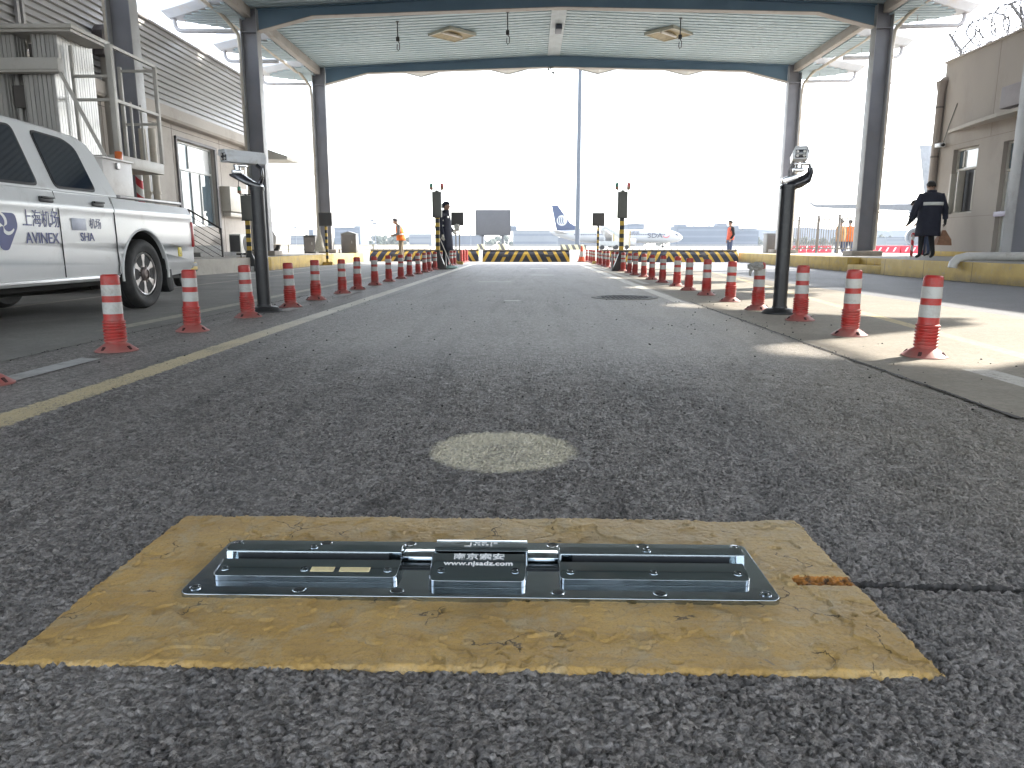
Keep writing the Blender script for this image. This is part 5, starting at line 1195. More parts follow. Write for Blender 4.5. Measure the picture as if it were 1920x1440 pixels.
# ================================================================== MAST LIFT behind the truck
mast, n, l, p = newmat('ribbed_aluminium'); v = objvec(n); mp = n.new('ShaderNodeMapping'); mp.inputs['Scale'].default_value = (14, 14, .6); l.new(v, mp.inputs[0])
c = mix(n, l, ramp(n, l, noisen(n, l, 1.5, 5, mp.outputs[0]), .3, .7), (.36, .35, .34), (.52, .51, .49)); l.new(c, p.inputs['Base Color']); p.inputs['Metallic'].default_value = .55; p.inputs['Roughness'].default_value = .38
lfr = M('lift_frame_paint', (.42, .40, .37), .5, .1, var=.1, vscale=3, dirt=(.30, .27, .24), dscale=3)
ml = thing('mast_lift', 'tall aluminium mast work platform with railed cage parked behind the pickup truck', 'mast lift', (-6.3, 10.4, 0))
OM = (-6.3, 10.4, 0)
def mastcol(x0, x1, y0, y1, z0, z1, name='mast'):
    b = MB(); per = .055; dz = .014
    P = []
    def edge(ax, ay, bx, by, nx, ny):
        L = math.hypot(bx - ax, by - ay); k = max(1, int(L / per))
        for i in range(k):
            for (t_, d) in ((0, 0), (.12, dz * .0), (.2, -dz), (.3, 0)):
                tt = (i + t_) / k; P.append((ax + (bx - ax) * tt + nx * d, ay + (by - ay) * tt + ny * d))
    edge(x0, y0, x1, y0, 0, -1); edge(x1, y0, x1, y1, 1, 0); edge(x1, y1, x0, y1, 0, 1); edge(x0, y1, x0, y0, -1, 0)
    b.loft([[(x, y, z0) for x, y in P], [(x, y, z1) for x, y in P]]); return B(b, name, mast, ml, OM, smooth=0)
mastcol(-6.56, -6.22, 10.05, 10.85, .35, 3.36); mastcol(-7.30, -6.80, 10.05, 10.30, .35, 3.36)
mastcol(-6.60, -6.18, 9.86, 10.03, .35, 2.84, 'inner_mast'); mastcol(-7.42, -6.86, 9.86, 10.03, .35, 2.84, 'inner_mast')
b = MB(); b.prism([(-8.4, 9.90), (-5.92, 9.90), (-5.92, 10.80), (-8.4, 10.80)], 'z', 3.375, 3.43, .006); b.prism([(-8.4, 9.93), (-5.95, 9.93), (-5.95, 10.77), (-8.4, 10.77)], 'z', 3.34, 3.374); B(b, 'top_plate', lfr, ml, OM)
b = MB(); b.box(-8.4, -6.03, 9.72, 9.84, 2.80, 2.98, .012); b.box(-8.4, -6.03, 9.705, 9.72, 2.83, 2.845); B(b, 'cross_beam', lfr, ml, OM)
b = MB(); b.box(-6.80, -6.60, 10.35, 10.6, 2.0, 3.3); b.box(-6.85, -6.58, 10.0, 10.3, 2.42, 2.70, .01); B(b, 'drive_box', M('lift_dark_box', (.10, .09, .085), .6), ml, OM)
b = MB(); b.bar((-6.03, 9.75, 2.80), (-5.60, 9.85, 1.75), .045, .02); B(b, 'brace', lfr, ml, OM)
x0, x1, y0, y1 = -6.15, -5.62, 10.2, 11.4
B(MB().box(x0, x1 + .02, y0, y1, 1.68, 1.84, .01), 'cage_floor', lfr, ml, OM)
for (x, y, w, zt) in ((x1, y0, .075, 3.24), (x1, y1, .05, 3.24), (x1, y0 + .42, .03, 2.60), (x0, y1, .05, 3.24), (x0, y0 + .02, .04, 3.24), (x1 - .26, y1, .03, 2.7)):
    B(MB().box(x - w / 2, x + w / 2, y - w / 2, y + w / 2, 1.84, zt, .006), 'cage_post', lfr, ml, OM)
for z in (2.55, 3.24):
    b = MB(); b.bar((x1, y0, z), (x1, y1, z), .04); B(b, 'cage_rail', lfr, ml, OM)
for z in (2.42, 3.18):
    b = MB(); b.bar((x1, y1, z), (x0, y1, z), .035); B(b, 'cage_rail', lfr, ml, OM)
for z in (2.55, 2.85):
    b = MB(); b.bar((x0, y0, z), (x1, y0, z), .035); B(b, 'cage_rail', lfr, ml, OM)
b = MB(); b.box(-5.90, -5.43, 9.45, 10.15, 1.10, 1.71, .012); b.box(-5.92, -5.41, 9.43, 10.17, 1.71, 1.735, .004); B(b, 'control_box', M('control_box_white', (.55, .52, .50), .45, dirt=(.42, .38, .35), dscale=4), ml, OM)
b = MB(); b.box(-5.43, -5.40, 9.74, 9.80, 1.60, 1.68, .004); B(b, 'latch', alum, ml, OM)
b = MB(); b.lathe([(.05, 0), (.05, .11), (.04, .125), (.01, .13)], 18, (-5.56, 10.08, 1.74)); B(b, 'beacon', M('beacon_orange', (.62, .13, .02), .25, coat=.5), ml, OM)
b = MB(); b.box(-7.6, -5.2, 9.4, 11.4, .22, .36, .02); B(b, 'chassis', stripe_z('chassis_hazard', .1, (.5, .34, .05), (.02, .02, .02)), ml, OM)
for x, y in ((-7.4, 9.6), (-5.4, 9.6), (-7.4, 11.2), (-5.4, 11.2)):
    b = MB(); b.cyl((x - .05, y, .12), (x + .05, y, .12), .12, n=20); B(b, 'castor', rub, ml, OM)
# red and white pole and cream pipes standing behind the bed
def rwpole(loc, label, h):
    t = thing('striped_pole', label, 'striped pole', loc)
    m = bpy.data.materials.get('red_white_spiral')
    if not m:
        m, n, l, p = newmat('red_white_spiral'); v = objvec(n); X, Y, Z = sepxyz(n, l, v)
        f = mathn(n, l, 'LESS_THAN', mathn(n, l, 'FRACT', mathn(n, l, 'DIVIDE', mathn(n, l, 'ADD', Z, mathn(n, l, 'MULTIPLY', X, .9)), .26)), .5)
        c = mix(n, l, f, (.60, .58, .55), (.52, .02, .03)); l.new(c, p.inputs['Base Color']); p.inputs['Roughness'].default_value = .4
    b = MB(); b.cyl((0, 0, 0), (0, 0, h), .055, n=20); b.sphere((0, 0, h), .055); b.build('pole', m, t); b = MB(); b.lathe([(.12, 0), (.12, .015), (.06, .03)], 20); b.build('foot', blackm, t)
rwpole((-6.32, 12.0, 0), 'red and white spiral pole standing behind the pickup bed', 1.72)
t = thing('standpipes', 'pair of cream standpipes behind the pickup bed', 'pipes', (-6.72, 13.0, 0))
for x in (0, .17): b = MB(); b.cyl((x, 0, 0), (x, 0, 2.6), .06, n=16); b.cyl((x, 0, 1.5), (x, 0, 1.55), .075, n=16); b.build('standpipe', cream, t)
# ================================================================== PEOPLE
skin_c = M('skin', (.36, .22, .16), .55, var=.06); hair_c = M('hair_dark', (.018, .014, .012), .6)
def cloth(nm, col, **k): return M('cloth_' + nm, col, .85, var=.18, vscale=9, bump=.004, bscale=22, **k)
navyc = cloth('navy', (.018, .02, .036)); orc = cloth('hi_vis_orange', (.68, .15, .02)); khc = cloth('khaki', (.16, .13, .09)); grc = cloth('grey', (.16, .15, .15))
blackc = cloth('black', (.014, .014, .016)); jean = cloth('denim', (.06, .08, .14)); whc = cloth('white_glove', (.62, .60, .55)); refl = M('reflective_strip', (.72, .72, .70), .4)
shoe = M('shoe_black', (.012, .012, .012), .5)
def person(label, loc, rz, J, tone, H=1.74, scale=1.0, gloves=None):
    """J: joint name -> (x, y, z) in metres, front of the body toward -y. tone: dict region->material"""
    t = thing('person', label, 'person', loc, rz); t.scale = (scale,) * 3
    R = dict(pelvis=.135, waist=.125, chest=.15, neck0=.072, neck=.056, head0=.078, head1=.10, head2=.085, shL=.085, elL=.052, wrL=.033, haL=.036, shR=.085, elR=.052, wrR=.033, haR=.036,
             hipL=.105, knL=.068, anL=.045, heL=.048, toL=.036, hipR=.105, knR=.068, anR=.045, heR=.048, toR=.036)
    E = [('pelvis', 'waist'), ('waist', 'chest'), ('chest', 'neck0'), ('neck0', 'neck'), ('neck', 'head0'), ('head0', 'head1'), ('head1', 'head2')]
    for s_ in 'LR': E += [('chest', 'sh' + s_), ('sh' + s_, 'el' + s_), ('el' + s_, 'wr' + s_), ('wr' + s_, 'ha' + s_), ('pelvis', 'hip' + s_), ('hip' + s_, 'kn' + s_), ('kn' + s_, 'an' + s_), ('an' + s_, 'to' + s_)]
    names = [k for k in R if k in J and not k.startswith('he')] 
    names = [k for k in R if k in J and k[:2] != 'he' or k in ('head0', 'head1', 'head2')]
    me = bpy.data.meshes.new('body'); me.from_pydata([J[k] for k in names], [(names.index(a), names.index(b_)) for a, b_ in E], [])
    o = bpy.data.objects.new('body', me); COL.objects.link(o)
    sk = o.modifiers.new('s', 'SKIN'); sk.use_smooth_shade = True; ss = o.modifiers.new('u', 'SUBSURF'); ss.levels = 2; ss.render_levels = 2
    for i, k in enumerate(names):
        r_ = R[k]; sv = me.skin_vertices[0].data[i]; fl = (1, 1)
        if k in ('waist', 'chest', 'pelvis'): fl = (1.1, .78)
        if k.startswith('head'): fl = (.80, 1.0)
        sv.radius = (r_ * fl[0], r_ * fl[1]); sv.use_root = (k == 'pelvis')
    dg = bpy.context.evaluated_depsgraph_get(); m2 = bpy.data.meshes.new_from_object(o.evaluated_get(dg)); bpy.data.objects.remove(o)
    reg = []
    for a, b_ in E:
        rg = 'head' if 'head' in b_ or b_ == 'neck' else 'foot' if b_.startswith('to') else 'leg' if b_[:2] in ('kn', 'an') else 'hand' if b_[:2] == 'ha' else 'leg' if b_[:3] == 'hip' else 'top'
        reg.append((Vector(J[a]), Vector(J[b_]), rg))
    ml_ = ['head', 'hand', 'top', 'leg', 'foot']; m2.materials.clear()
    for g in ml_: m2.materials.append(tone[g])
    for f in m2.polygons:
        c_ = f.center; best = None
        for a, b_, rg in reg:
            d = b_ - a; u = max(0, min(1, (c_ - a).dot(d) / max(d.length_squared, 1e-9))); q = (c_ - a - d * u).length
            if best is None or q < best[0]: best = (q, rg)
        f.material_index = ml_.index(best[1])
    # fingers, nose, ears joined into the same body mesh
    b = MB(); b.bm.from_mesh(m2)
    for s_ in 'LR':
        wr, ha = Vector(J['wr' + s_]), Vector(J['ha' + s_]); d = (ha - wr).normalized(); sd = d.cross(Vector((0, 0, 1) if abs(d.z) < .8 else (1, 0, 0))).normalized(); nn = sd.cross(d)
        sgn = 1 if s_ == 'L' else -1
        b.m(1)
        for k, (off, L) in enumerate(((-.030, .062), (-.010, .072), (.010, .068), (.028, .054))):
            p0 = ha + sd * off; p1 = p0 + d * L * .5 + nn * .006; p2 = p1 + d * L * .42 + nn * .022; b.tube([p0 - d * .01, p0 + d * L * .2, p1, p2], [.010, .0095, .009, .007], 6)
        p0 = ha - d * .035 + sd * (-.03); b.tube([p0, p0 + d * .03 - sd * .024 + nn * .006, p0 + d * .06 - sd * .030 + nn * .014], [.012, .011, .008], 6)
    h0, h1, h2 = Vector(J['head0']), Vector(J['head1']), Vector(J['head2']); up = (h2 - h0).normalized(); fw = Vector(J.get('face', (0, -1, 0))).normalized(); fw = (fw - up * fw.dot(up)).normalized(); rt = fw.cross(up)
    mid = (h0 + h2) / 2
    b.m(0)
    b.tube([mid + fw * .080 + up * .022, mid + fw * .112 - up * .018, mid + fw * .098 - up * .026], [.008, .014, .010], 6)
    for s_ in (1, -1): b.sphere(mid + rt * s_ * .083 - up * .004, .026, 8, 6, (.5, .8, 1))
    b.m(4)
    for s_ in (1, -1): b.sphere(mid + rt * s_ * .032 + fw * .093 + up * .016, .009, 8, 6)
    b.tube([mid + fw * .096 + rt * .022 - up * .052, mid + fw * .102 - up * .05, mid + fw * .096 - rt * .022 - up * .052], .005, 5)
    o = b.build('body', [tone[g] for g in ml_], t, smooth=60, recalc=False)
    o['mid'] = 0; del o['mid']
    return t, dict(up=up, fw=fw, rt=rt, mid=mid, h2=h2)
def cap_hair(t, h, mat_, name='hair', r=.112, drop=.02, brim=False):
    """a cap-like shell over the crown and the back of the head"""
    tb = bmesh.new(); bmesh.ops.create_icosphere(tb, subdivisions=3, radius=1)
    dl = [v_ for v_ in tb.verts if v_.co.z < -.1 + .55 * max(0, -v_.co.y) * 1.0 - .45 * max(0, v_.co.y)]
    bmesh.ops.delete(tb, geom=dl, context='VERTS')
    Q = Matrix((h['rt'], -h['fw'], h['up'])).transposed().to_4x4(); Q.translation = h['mid'] + h['up'] * drop
    for v_ in tb.verts: v_.co = Vector((v_.co.x * r * .86, v_.co.y * r * 1.03, v_.co.z * r * 1.08)) * (1 + .04 * noise.noise(v_.co * 9))
    b = MB(); b.merge(tb, Q)
    o = b.build(name, mat_, t, smooth=60)
    sd = o.modifiers.new('thick', 'SOLIDIFY'); sd.thickness = .008
    if brim: pass
    return o
def shell(t, name, rings, mat_, nseg=28, fold=.02, open_top=True, seed=0, thick=.012):
    """cloth shell: rings = (z, cx, cy, rx, ry)"""
    R = []
    for i, (z, cx, cy, rx, ry) in enumerate(rings):
        f = fold * (i / max(1, len(rings) - 1))
        R.append([(cx + rx * cos(2 * pi * k / nseg) * (1 + f * sin(5 * 2 * pi * k / nseg + seed + i * .3)), cy + ry * sin(2 * pi * k / nseg) * (1 + f * sin(4 * 2 * pi * k / nseg + seed * 2 + i * .2)), z) for k in range(nseg)])
    b = MB(); b.loft(R, cap=False); o = b.build(name, mat_, t, smooth=60, recalc=True)
    sd = o.modifiers.new('thick', 'SOLIDIFY'); sd.thickness = thick; return o
def sleeve(t, J, s_, mat_, r=(.085, .066, .050), name='sleeve', to='wr', frac=.92):
    a, e, w = Vector(J['sh' + s_]), Vector(J['el' + s_]), Vector(J['wr' + s_]); w = e + (w - e) * frac
    c0 = Vector(J['chest']); a0 = a + (c0 - a) * .35
    pts = [a0, a, a.lerp(e, .5), e, e.lerp(w, .5), w]; rr = [r[0] * .95, r[0] * 1.05, (r[0] + r[1]) / 2, r[1] * 1.06, (r[1] + r[2]) / 2, r[2]]
    b = MB(); b.tube(pts, rr, 14, cap=True); return b.build(name, mat_, t, smooth=60)
def stand(H=1.74, **o):
    k = H / 1.74
    J = dict(pelvis=(0, 0, .95), waist=(0, -.005, 1.10), chest=(0, 0, 1.32), neck0=(0, .01, 1.44), neck=(0, 0, 1.50), head0=(0, -.015, 1.555), head1=(0, -.012, 1.625), head2=(0, 0, 1.685),
             shL=(.185, .01, 1.40), elL=(.245, .03, 1.13), wrL=(.26, -.03, .88), haL=(.262, -.045, .80), shR=(-.185, .01, 1.40), elR=(-.245, .03, 1.13), wrR=(-.26, -.03, .88), haR=(-.262, -.045, .80),
             hipL=(.095, 0, .90), knL=(.105, -.015, .50), anL=(.11, .02, .085), toL=(.125, -.13, .035), hipR=(-.095, 0, .90), knR=(-.105, -.015, .50), anR=(-.11, .02, .085), toR=(-.125, -.13, .035))
    J.update(o); return J
# 1 man in a long navy coat beside the left signal post, facing right
J = stand(waist=(0, .01, 1.10), chest=(0, .03, 1.32), shL=(.18, .03, 1.40), shR=(-.18, .03, 1.40), neck0=(0, .02, 1.45), neck=(0, -.01, 1.50), head0=(0, -.035, 1.55), head1=(0, -.04, 1.62), head2=(0, -.03, 1.68),
          elR=(-.23, .06, 1.13), wrR=(-.25, -.02, .88), haR=(-.25, -.03, .80), elL=(.22, .02, 1.14), wrL=(.2, -.14, .97), haL=(.19, -.20, .93))
tone = dict(head=skin_c, hand=whc, top=navyc, leg=blackc, foot=shoe)
pn, h = person('man in long navy padded coat and white gloves beside the striped signal post', (-2.30, 20.2, 0), radians(75), J, tone, scale=1.02)
cap_hair(pn, h, navyc, 'hood', r=.125, drop=.012)
shell(pn, 'coat', [(1.47, 0, .01, .085, .085), (1.43, 0, .02, .17, .115), (1.36, 0, .03, .225, .155), (1.2, 0, .025, .225, .17), (1.02, 0, .02, .215, .175), (.8, 0, .015, .225, .19), (.62, 0, .01, .235, .195), (.48, 0, .01, .24, .20)], navyc, fold=.06)
for s_ in 'LR': sleeve(pn, J, s_, navyc)
shell(pn, 'collar', [(1.40, 0, .01, .13, .11), (1.47, 0, .005, .105, .10), (1.53, 0, .0, .10, .10)], navyc, fold=0)
b = MB(); b.box(-.236, -.228, -.04, .10, 1.24, 1.27); b.box(-.245, -.237, -.05, .08, 1.10, 1.14); b.box(-.18, -.06, -.135, -.12, 1.32, 1.37, .004); b.build('reflective_patch', refl, pn)
mp_ = thing('mop', 'long-handled mop with pale teal head leaning beside the man in navy', 'mop', (-2.1, 19.6, 0))
b = MB(); b.cyl((.02, 0, .06), (-.50, .25, 1.24), .013, n=10); b.build('handle', M('mop_handle', (.5, .47, .44), .4), mp_)
b = MB(); b.sphere((0, 0, .045), .2, 20, 8, (1, .55, .22)); b.build('mop_head', M('mop_teal', (.42, .58, .56), .7, bump=.003), mp_)
b = MB(); b.tube([(-.33, .02, .02), (-.2, .0, .06), (-.12, .01, .1)], [.02, .05, .03]); b.build('mop_strands', M('mop_mauve', (.36, .26, .27), .9), mp_)
# 2 worker in an orange vest looking down, facing left
J = stand(waist=(0, -.02, 1.10), chest=(0, -.07, 1.30), neck0=(0, -.10, 1.41), neck=(0, -.135, 1.46), head0=(0, -.185, 1.50), head1=(0, -.215, 1.555), head2=(0, -.225, 1.61), face=(0, -1, -.6),
          shL=(.18, -.07, 1.37), shR=(-.18, -.07, 1.37), elL=(.22, -.08, 1.10), wrL=(.15, -.30, 1.02), haL=(.12, -.37, 1.02), elR=(-.22, -.08, 1.10), wrR=(-.15, -.30, 1.04), haR=(-.10, -.37, 1.04),
          knL=(.12, -.03, .5), anL=(.13, .03, .085), toL=(.14, -.12, .035), knR=(-.11, .02, .5), anR=(-.12, .08, .085), toR=(-.13, -.07, .035))
tone = dict(head=skin_c, hand=skin_c, top=grc, leg=khc, foot=shoe)
pn, h = person('worker in orange vest and khaki trousers looking down beside the left road blocker', (-5.02, 28.75, -.03), radians(-82), J, tone, scale=1.0)
cap_hair(pn, h, M('cap_grey', (.07, .065, .075), .8), 'cap', r=.118, drop=.012)
shell(pn, 'orange_vest', [(1.42, 0, -.09, .09, .08), (1.38, 0, -.08, .175, .115), (1.28, 0, -.06, .205, .15), (1.1, 0, -.02, .20, .16), (.92, 0, 0, .205, .165), (.84, 0, 0, .21, .17)], orc, fold=.05)
for s_ in 'LR': sleeve(pn, J, s_, grc, (.07, .055, .045))
shell(pn, 'reflective_band', [(1.10, 0, -.02, .214, .173), (1.05, 0, -.015, .214, .173)], refl, fold=0, thick=.003)
# 3 guard walking away on the right platform
J = stand(pelvis=(0, 0, .92), shL=(.20, .0, 1.36), shR=(-.20, .0, 1.36), elL=(.33, .03, 1.12), wrL=(.40, -.04, .88), haL=(.41, -.05, .81), elR=(-.31, .02, 1.10), wrR=(-.37, -.02, .86), haR=(-.375, -.03, .78),
          knL=(.10, -.06, .50), anL=(.10, -.05, .085), toL=(.115, -.20, .035), knR=(-.09, -.02, .50), anR=(-.10, .12, .10), toR=(-.11, -.01, .035), neck=(0, -.03, 1.48), head0=(0, -.05, 1.52), head1=(0, -.065, 1.585), head2=(0, -.07, 1.64), face=(0, -1, -.3))
tone = dict(head=skin_c, hand=blackc, top=navyc, leg=blackc, foot=shoe)
pn, h = person('guard in long navy coat with a white back stripe walking away on the platform', (8.80, 16.6, PZ), radians(180), J, tone, scale=.985)
cap_hair(pn, h, hair_c, 'hair', r=.112, drop=.012)
shell(pn, 'coat', [(1.46, 0, 0, .09, .09), (1.42, 0, .0, .18, .12), (1.36, 0, .01, .255, .155), (1.22, 0, .015, .265, .17), (1.02, 0, .01, .245, .175), (.8, 0, .01, .255, .185), (.62, 0, .01, .265, .19), (.50, 0, .01, .27, .195)], navyc, fold=.05, seed=2)
for s_ in 'LR': sleeve(pn, J, s_, navyc, (.095, .075, .055))
shell(pn, 'collar', [(1.40, 0, .01, .13, .11), (1.46, 0, 0, .10, .095), (1.50, 0, -.005, .095, .09)], navyc, fold=0)
b = MB(); R_ = []
for z in (1.165, 1.235): R_.append([(.268 * cos(a), .01 + .176 * sin(a), z) for a in np.linspace(radians(35), radians(145), 14)])
b.loft(R_, closed=False, cap=False); o = b.build('reflective_stripe', refl, pn); sd = o.modifiers.new('t', 'SOLIDIFY'); sd.thickness = .004; sd.offset = 1
bag = thing('paper_bag', 'brown bag hanging from the guard\'s right hand', 'bag', (8.80 + .375 * .985, 16.6 + .03, PZ + .42))
b = MB(); b.loft([[(-.17, -.08, -.12), (.16, -.08, -.13), (.16, .08, -.13), (-.17, .08, -.12)], [(-.14, -.09, .0), (.13, -.09, .0), (.13, .09, .0), (-.14, .09, .0)], [(-.08, -.06, .12), (.06, -.06, .12), (.06, .06, .12), (-.08, .06, .12)], [(-.04, -.02, .20), (.03, -.02, .20), (.03, .02, .20), (-.04, .02, .20)]])
b.build('bag_body', M('brown_paper', (.28, .15, .09), .8, var=.2, vscale=14, bump=.004, bscale=18), bag, bevel=.01)
b = MB(); b.tube([(-.03, 0, .19), (-.02, 0, .30), (.01, 0, .34), (.03, 0, .30), (.03, 0, .19)], .007, 6); b.build('bag_handle', M('bag_strap', (.5, .42, .36), .8), bag)
# 4 far worker behind the right blocker, facing left
J = stand(elL=(.23, .05, 1.13), wrL=(.22, -.08, .93), haL=(.22, -.12, .87), elR=(-.23, .06, 1.13), wrR=(-.23, -.04, .90), haR=(-.23, -.06, .82), head0=(0, -.03, 1.555), head1=(0, -.035, 1.62), head2=(0, -.025, 1.68))
tone = dict(head=skin_c, hand=skin_c, top=blackc, leg=jean, foot=shoe)
pn, h = person('worker in red-orange vest standing beyond the right road blocker, facing left', (8.75, 32.5, -.03), radians(-80), J, tone, scale=.98)
cap_hair(pn, h, hair_c, 'hair', r=.114)
redv = cloth('vest_coral', (.62, .12, .07))
shell(pn, 'coral_vest', [(1.46, 0, 0, .08, .08), (1.42, 0, 0, .165, .11), (1.3, 0, .01, .20, .145), (1.1, 0, .01, .195, .155), (.9, 0, 0, .205, .165)], redv, fold=.05)
for s_ in 'LR': sleeve(pn, J, s_, blackc, (.068, .055, .045))
# 5, 6 two workers beyond the fence
tone = dict(head=skin_c, hand=skin_c, top=cloth('ochre', (.40, .20, .07)), leg=jean, foot=shoe)
for (px_, py_, rz_, lab, col) in ((13.80, 33.2, 200, 'worker in ochre jacket walking behind the fence, left one of the pair', cloth('ochre', (.40, .20, .07))), (14.35, 33.6, 170, 'worker in orange jacket walking behind the fence, right one of the pair', orc)):
    J = stand(knL=(.10, -.10, .52), anL=(.10, -.16, .085), toL=(.11, -.30, .035), knR=(-.10, .03, .50), anR=(-.10, .20, .12), toR=(-.11, .08, .04), wrL=(.26, .10, .9), haL=(.26, .13, .82), wrR=(-.26, -.14, .92), haR=(-.26, -.19, .85))
    pn, h = person(lab, (px_, py_, -.03), radians(rz_), J, dict(tone, top=col), scale=1.02)
    cap_hair(pn, h, hair_c, 'hair', r=.114)
    shell(pn, 'jacket', [(1.46, 0, 0, .08, .08), (1.42, 0, 0, .17, .11), (1.3, 0, .01, .21, .15), (1.1, 0, .01, .205, .16), (.9, 0, 0, .215, .17), (.8, 0, 0, .22, .175)], col, fold=.05)
    for s_ in 'LR': sleeve(pn, J, s_, col, (.072, .06, .048))
# 7 person bending behind the guard
J = stand(waist=(0, -.06, 1.08), chest=(0, -.20, 1.24), neck0=(0, -.28, 1.32), neck=(0, -.33, 1.36), head0=(0, -.38, 1.38), head1=(0, -.42, 1.42), head2=(0, -.46, 1.46), face=(0, -1, -.8),
          shL=(.18, -.20, 1.30), shR=(-.18, -.20, 1.30), elL=(.22, -.30, 1.05), wrL=(.18, -.45, .9), haL=(.17, -.50, .85), elR=(-.22, -.30, 1.05), wrR=(-.18, -.45, .9), haR=(-.17, -.50, .85))
tone = dict(head=skin_c, hand=skin_c, top=navyc, leg=jean, foot=shoe)
pn, h = person('person in dark coat bending forward, mostly hidden behind the walking guard', (10.38, 19.6, PZ), radians(-150), J, tone, scale=.95)
cap_hair(pn, h, hair_c, 'hair', r=.114)
shell(pn, 'coat', [(1.34, 0, -.27, .10, .09), (1.26, 0, -.2, .19, .15), (1.1, 0, -.1, .215, .18), (.9, 0, -.02, .22, .185), (.72, 0, 0, .225, .19)], navyc, fold=.05)
for s_ in 'LR': sleeve(pn, J, s_, navyc, (.08, .065, .05))
t = thing('folding_barrier', 'red and white barrier frame beside the walking guard', 'barrier', (9.58, 18.7, PZ))
rw_ = bpy.data.materials['red_white_spiral']
for x in (-.02, .22): b = MB(); b.cyl((x, 0, 0), (x, 0, .60), .035, n=12); b.build('barrier_leg', rw_, t)
b = MB(); b.box(-.06, .27, -.02, .02, .50, .58, .005); b.build('barrier_bar', bred, t)

# ================================================================== VAN at the far left
vn = thing('white_van', 'sunlit white van parked beyond the left building, seen behind the column', 'van', (-11.5, 28.0, PZ))
wv = M('van_white', (.33, .33, .33), .3, var=.04, coat=.6)
pr_ = [(-2.2, .28), (-1.75, .28)] + [(-1.35 - .36 * cos(a), .30 + .36 * sin(a)) for a in np.linspace(0, pi, 10)][::1] + [(-.9, .28), (.95, .28)] + [(1.4 - .36 * cos(a), .30 + .36 * sin(a)) for a in np.linspace(0, pi, 10)] + [(1.9, .28), (2.1, .33), (2.13, .62), (2.02, .82), (1.55, 1.02), (1.22, 1.46), (1.0, 1.56), (-2.05, 1.58), (-2.22, 1.4), (-2.28, .9)]
pr_ = sorted(pr_[:0]) or pr_
b = MB(); b.prism([q for q in pr_[:1]] + [(-1.35 - .36 * cos(a), .30 + .36 * sin(a)) for a in np.linspace(0, pi, 10)] + [(1.4 - .36 * cos(a), .30 + .36 * sin(a)) for a in np.linspace(0, pi, 10)] + [(2.1, .33), (2.13, .62), (2.02, .82), (1.55, 1.02), (1.22, 1.46), (1.0, 1.56), (-2.05, 1.58), (-2.22, 1.4), (-2.28, .9)], 'y', -.85, .85, .03); b.build('body', wv, vn)
b = MB(); b.prism([(1.50, 1.04), (1.22, 1.40), (1.02, 1.44), (.35, 1.44), (.30, 1.04)], 'y', -.865, .865); b.prism([(-2.0, 1.04), (-2.0, 1.42), (.22, 1.44), (.22, 1.04)], 'y', -.862, .862); b.build('side_window', tglass, vn)
b = MB(); b.loft([[(1.60, -.7, 1.03), (1.60, .7, 1.03), (1.59, .7, 1.0), (1.59, -.7, 1.0)], [(1.26, -.6, 1.46), (1.26, .6, 1.46), (1.24, .6, 1.44), (1.24, -.6, 1.44)]]); b.build('windscreen', tglass, vn, smooth=0)
for x in (-1.35, 1.4):
    for y in (-.78, .78): b = MB(); b.cyl((x, y - .09, .30), (x, y + .09, .30), .30, n=28); w_ = b.build('tyre', rub, vn); b = MB(); b.cyl((x, y - .095, .30), (x, y + .095, .30), .18, n=20); b.build('rim', rimm, w_)

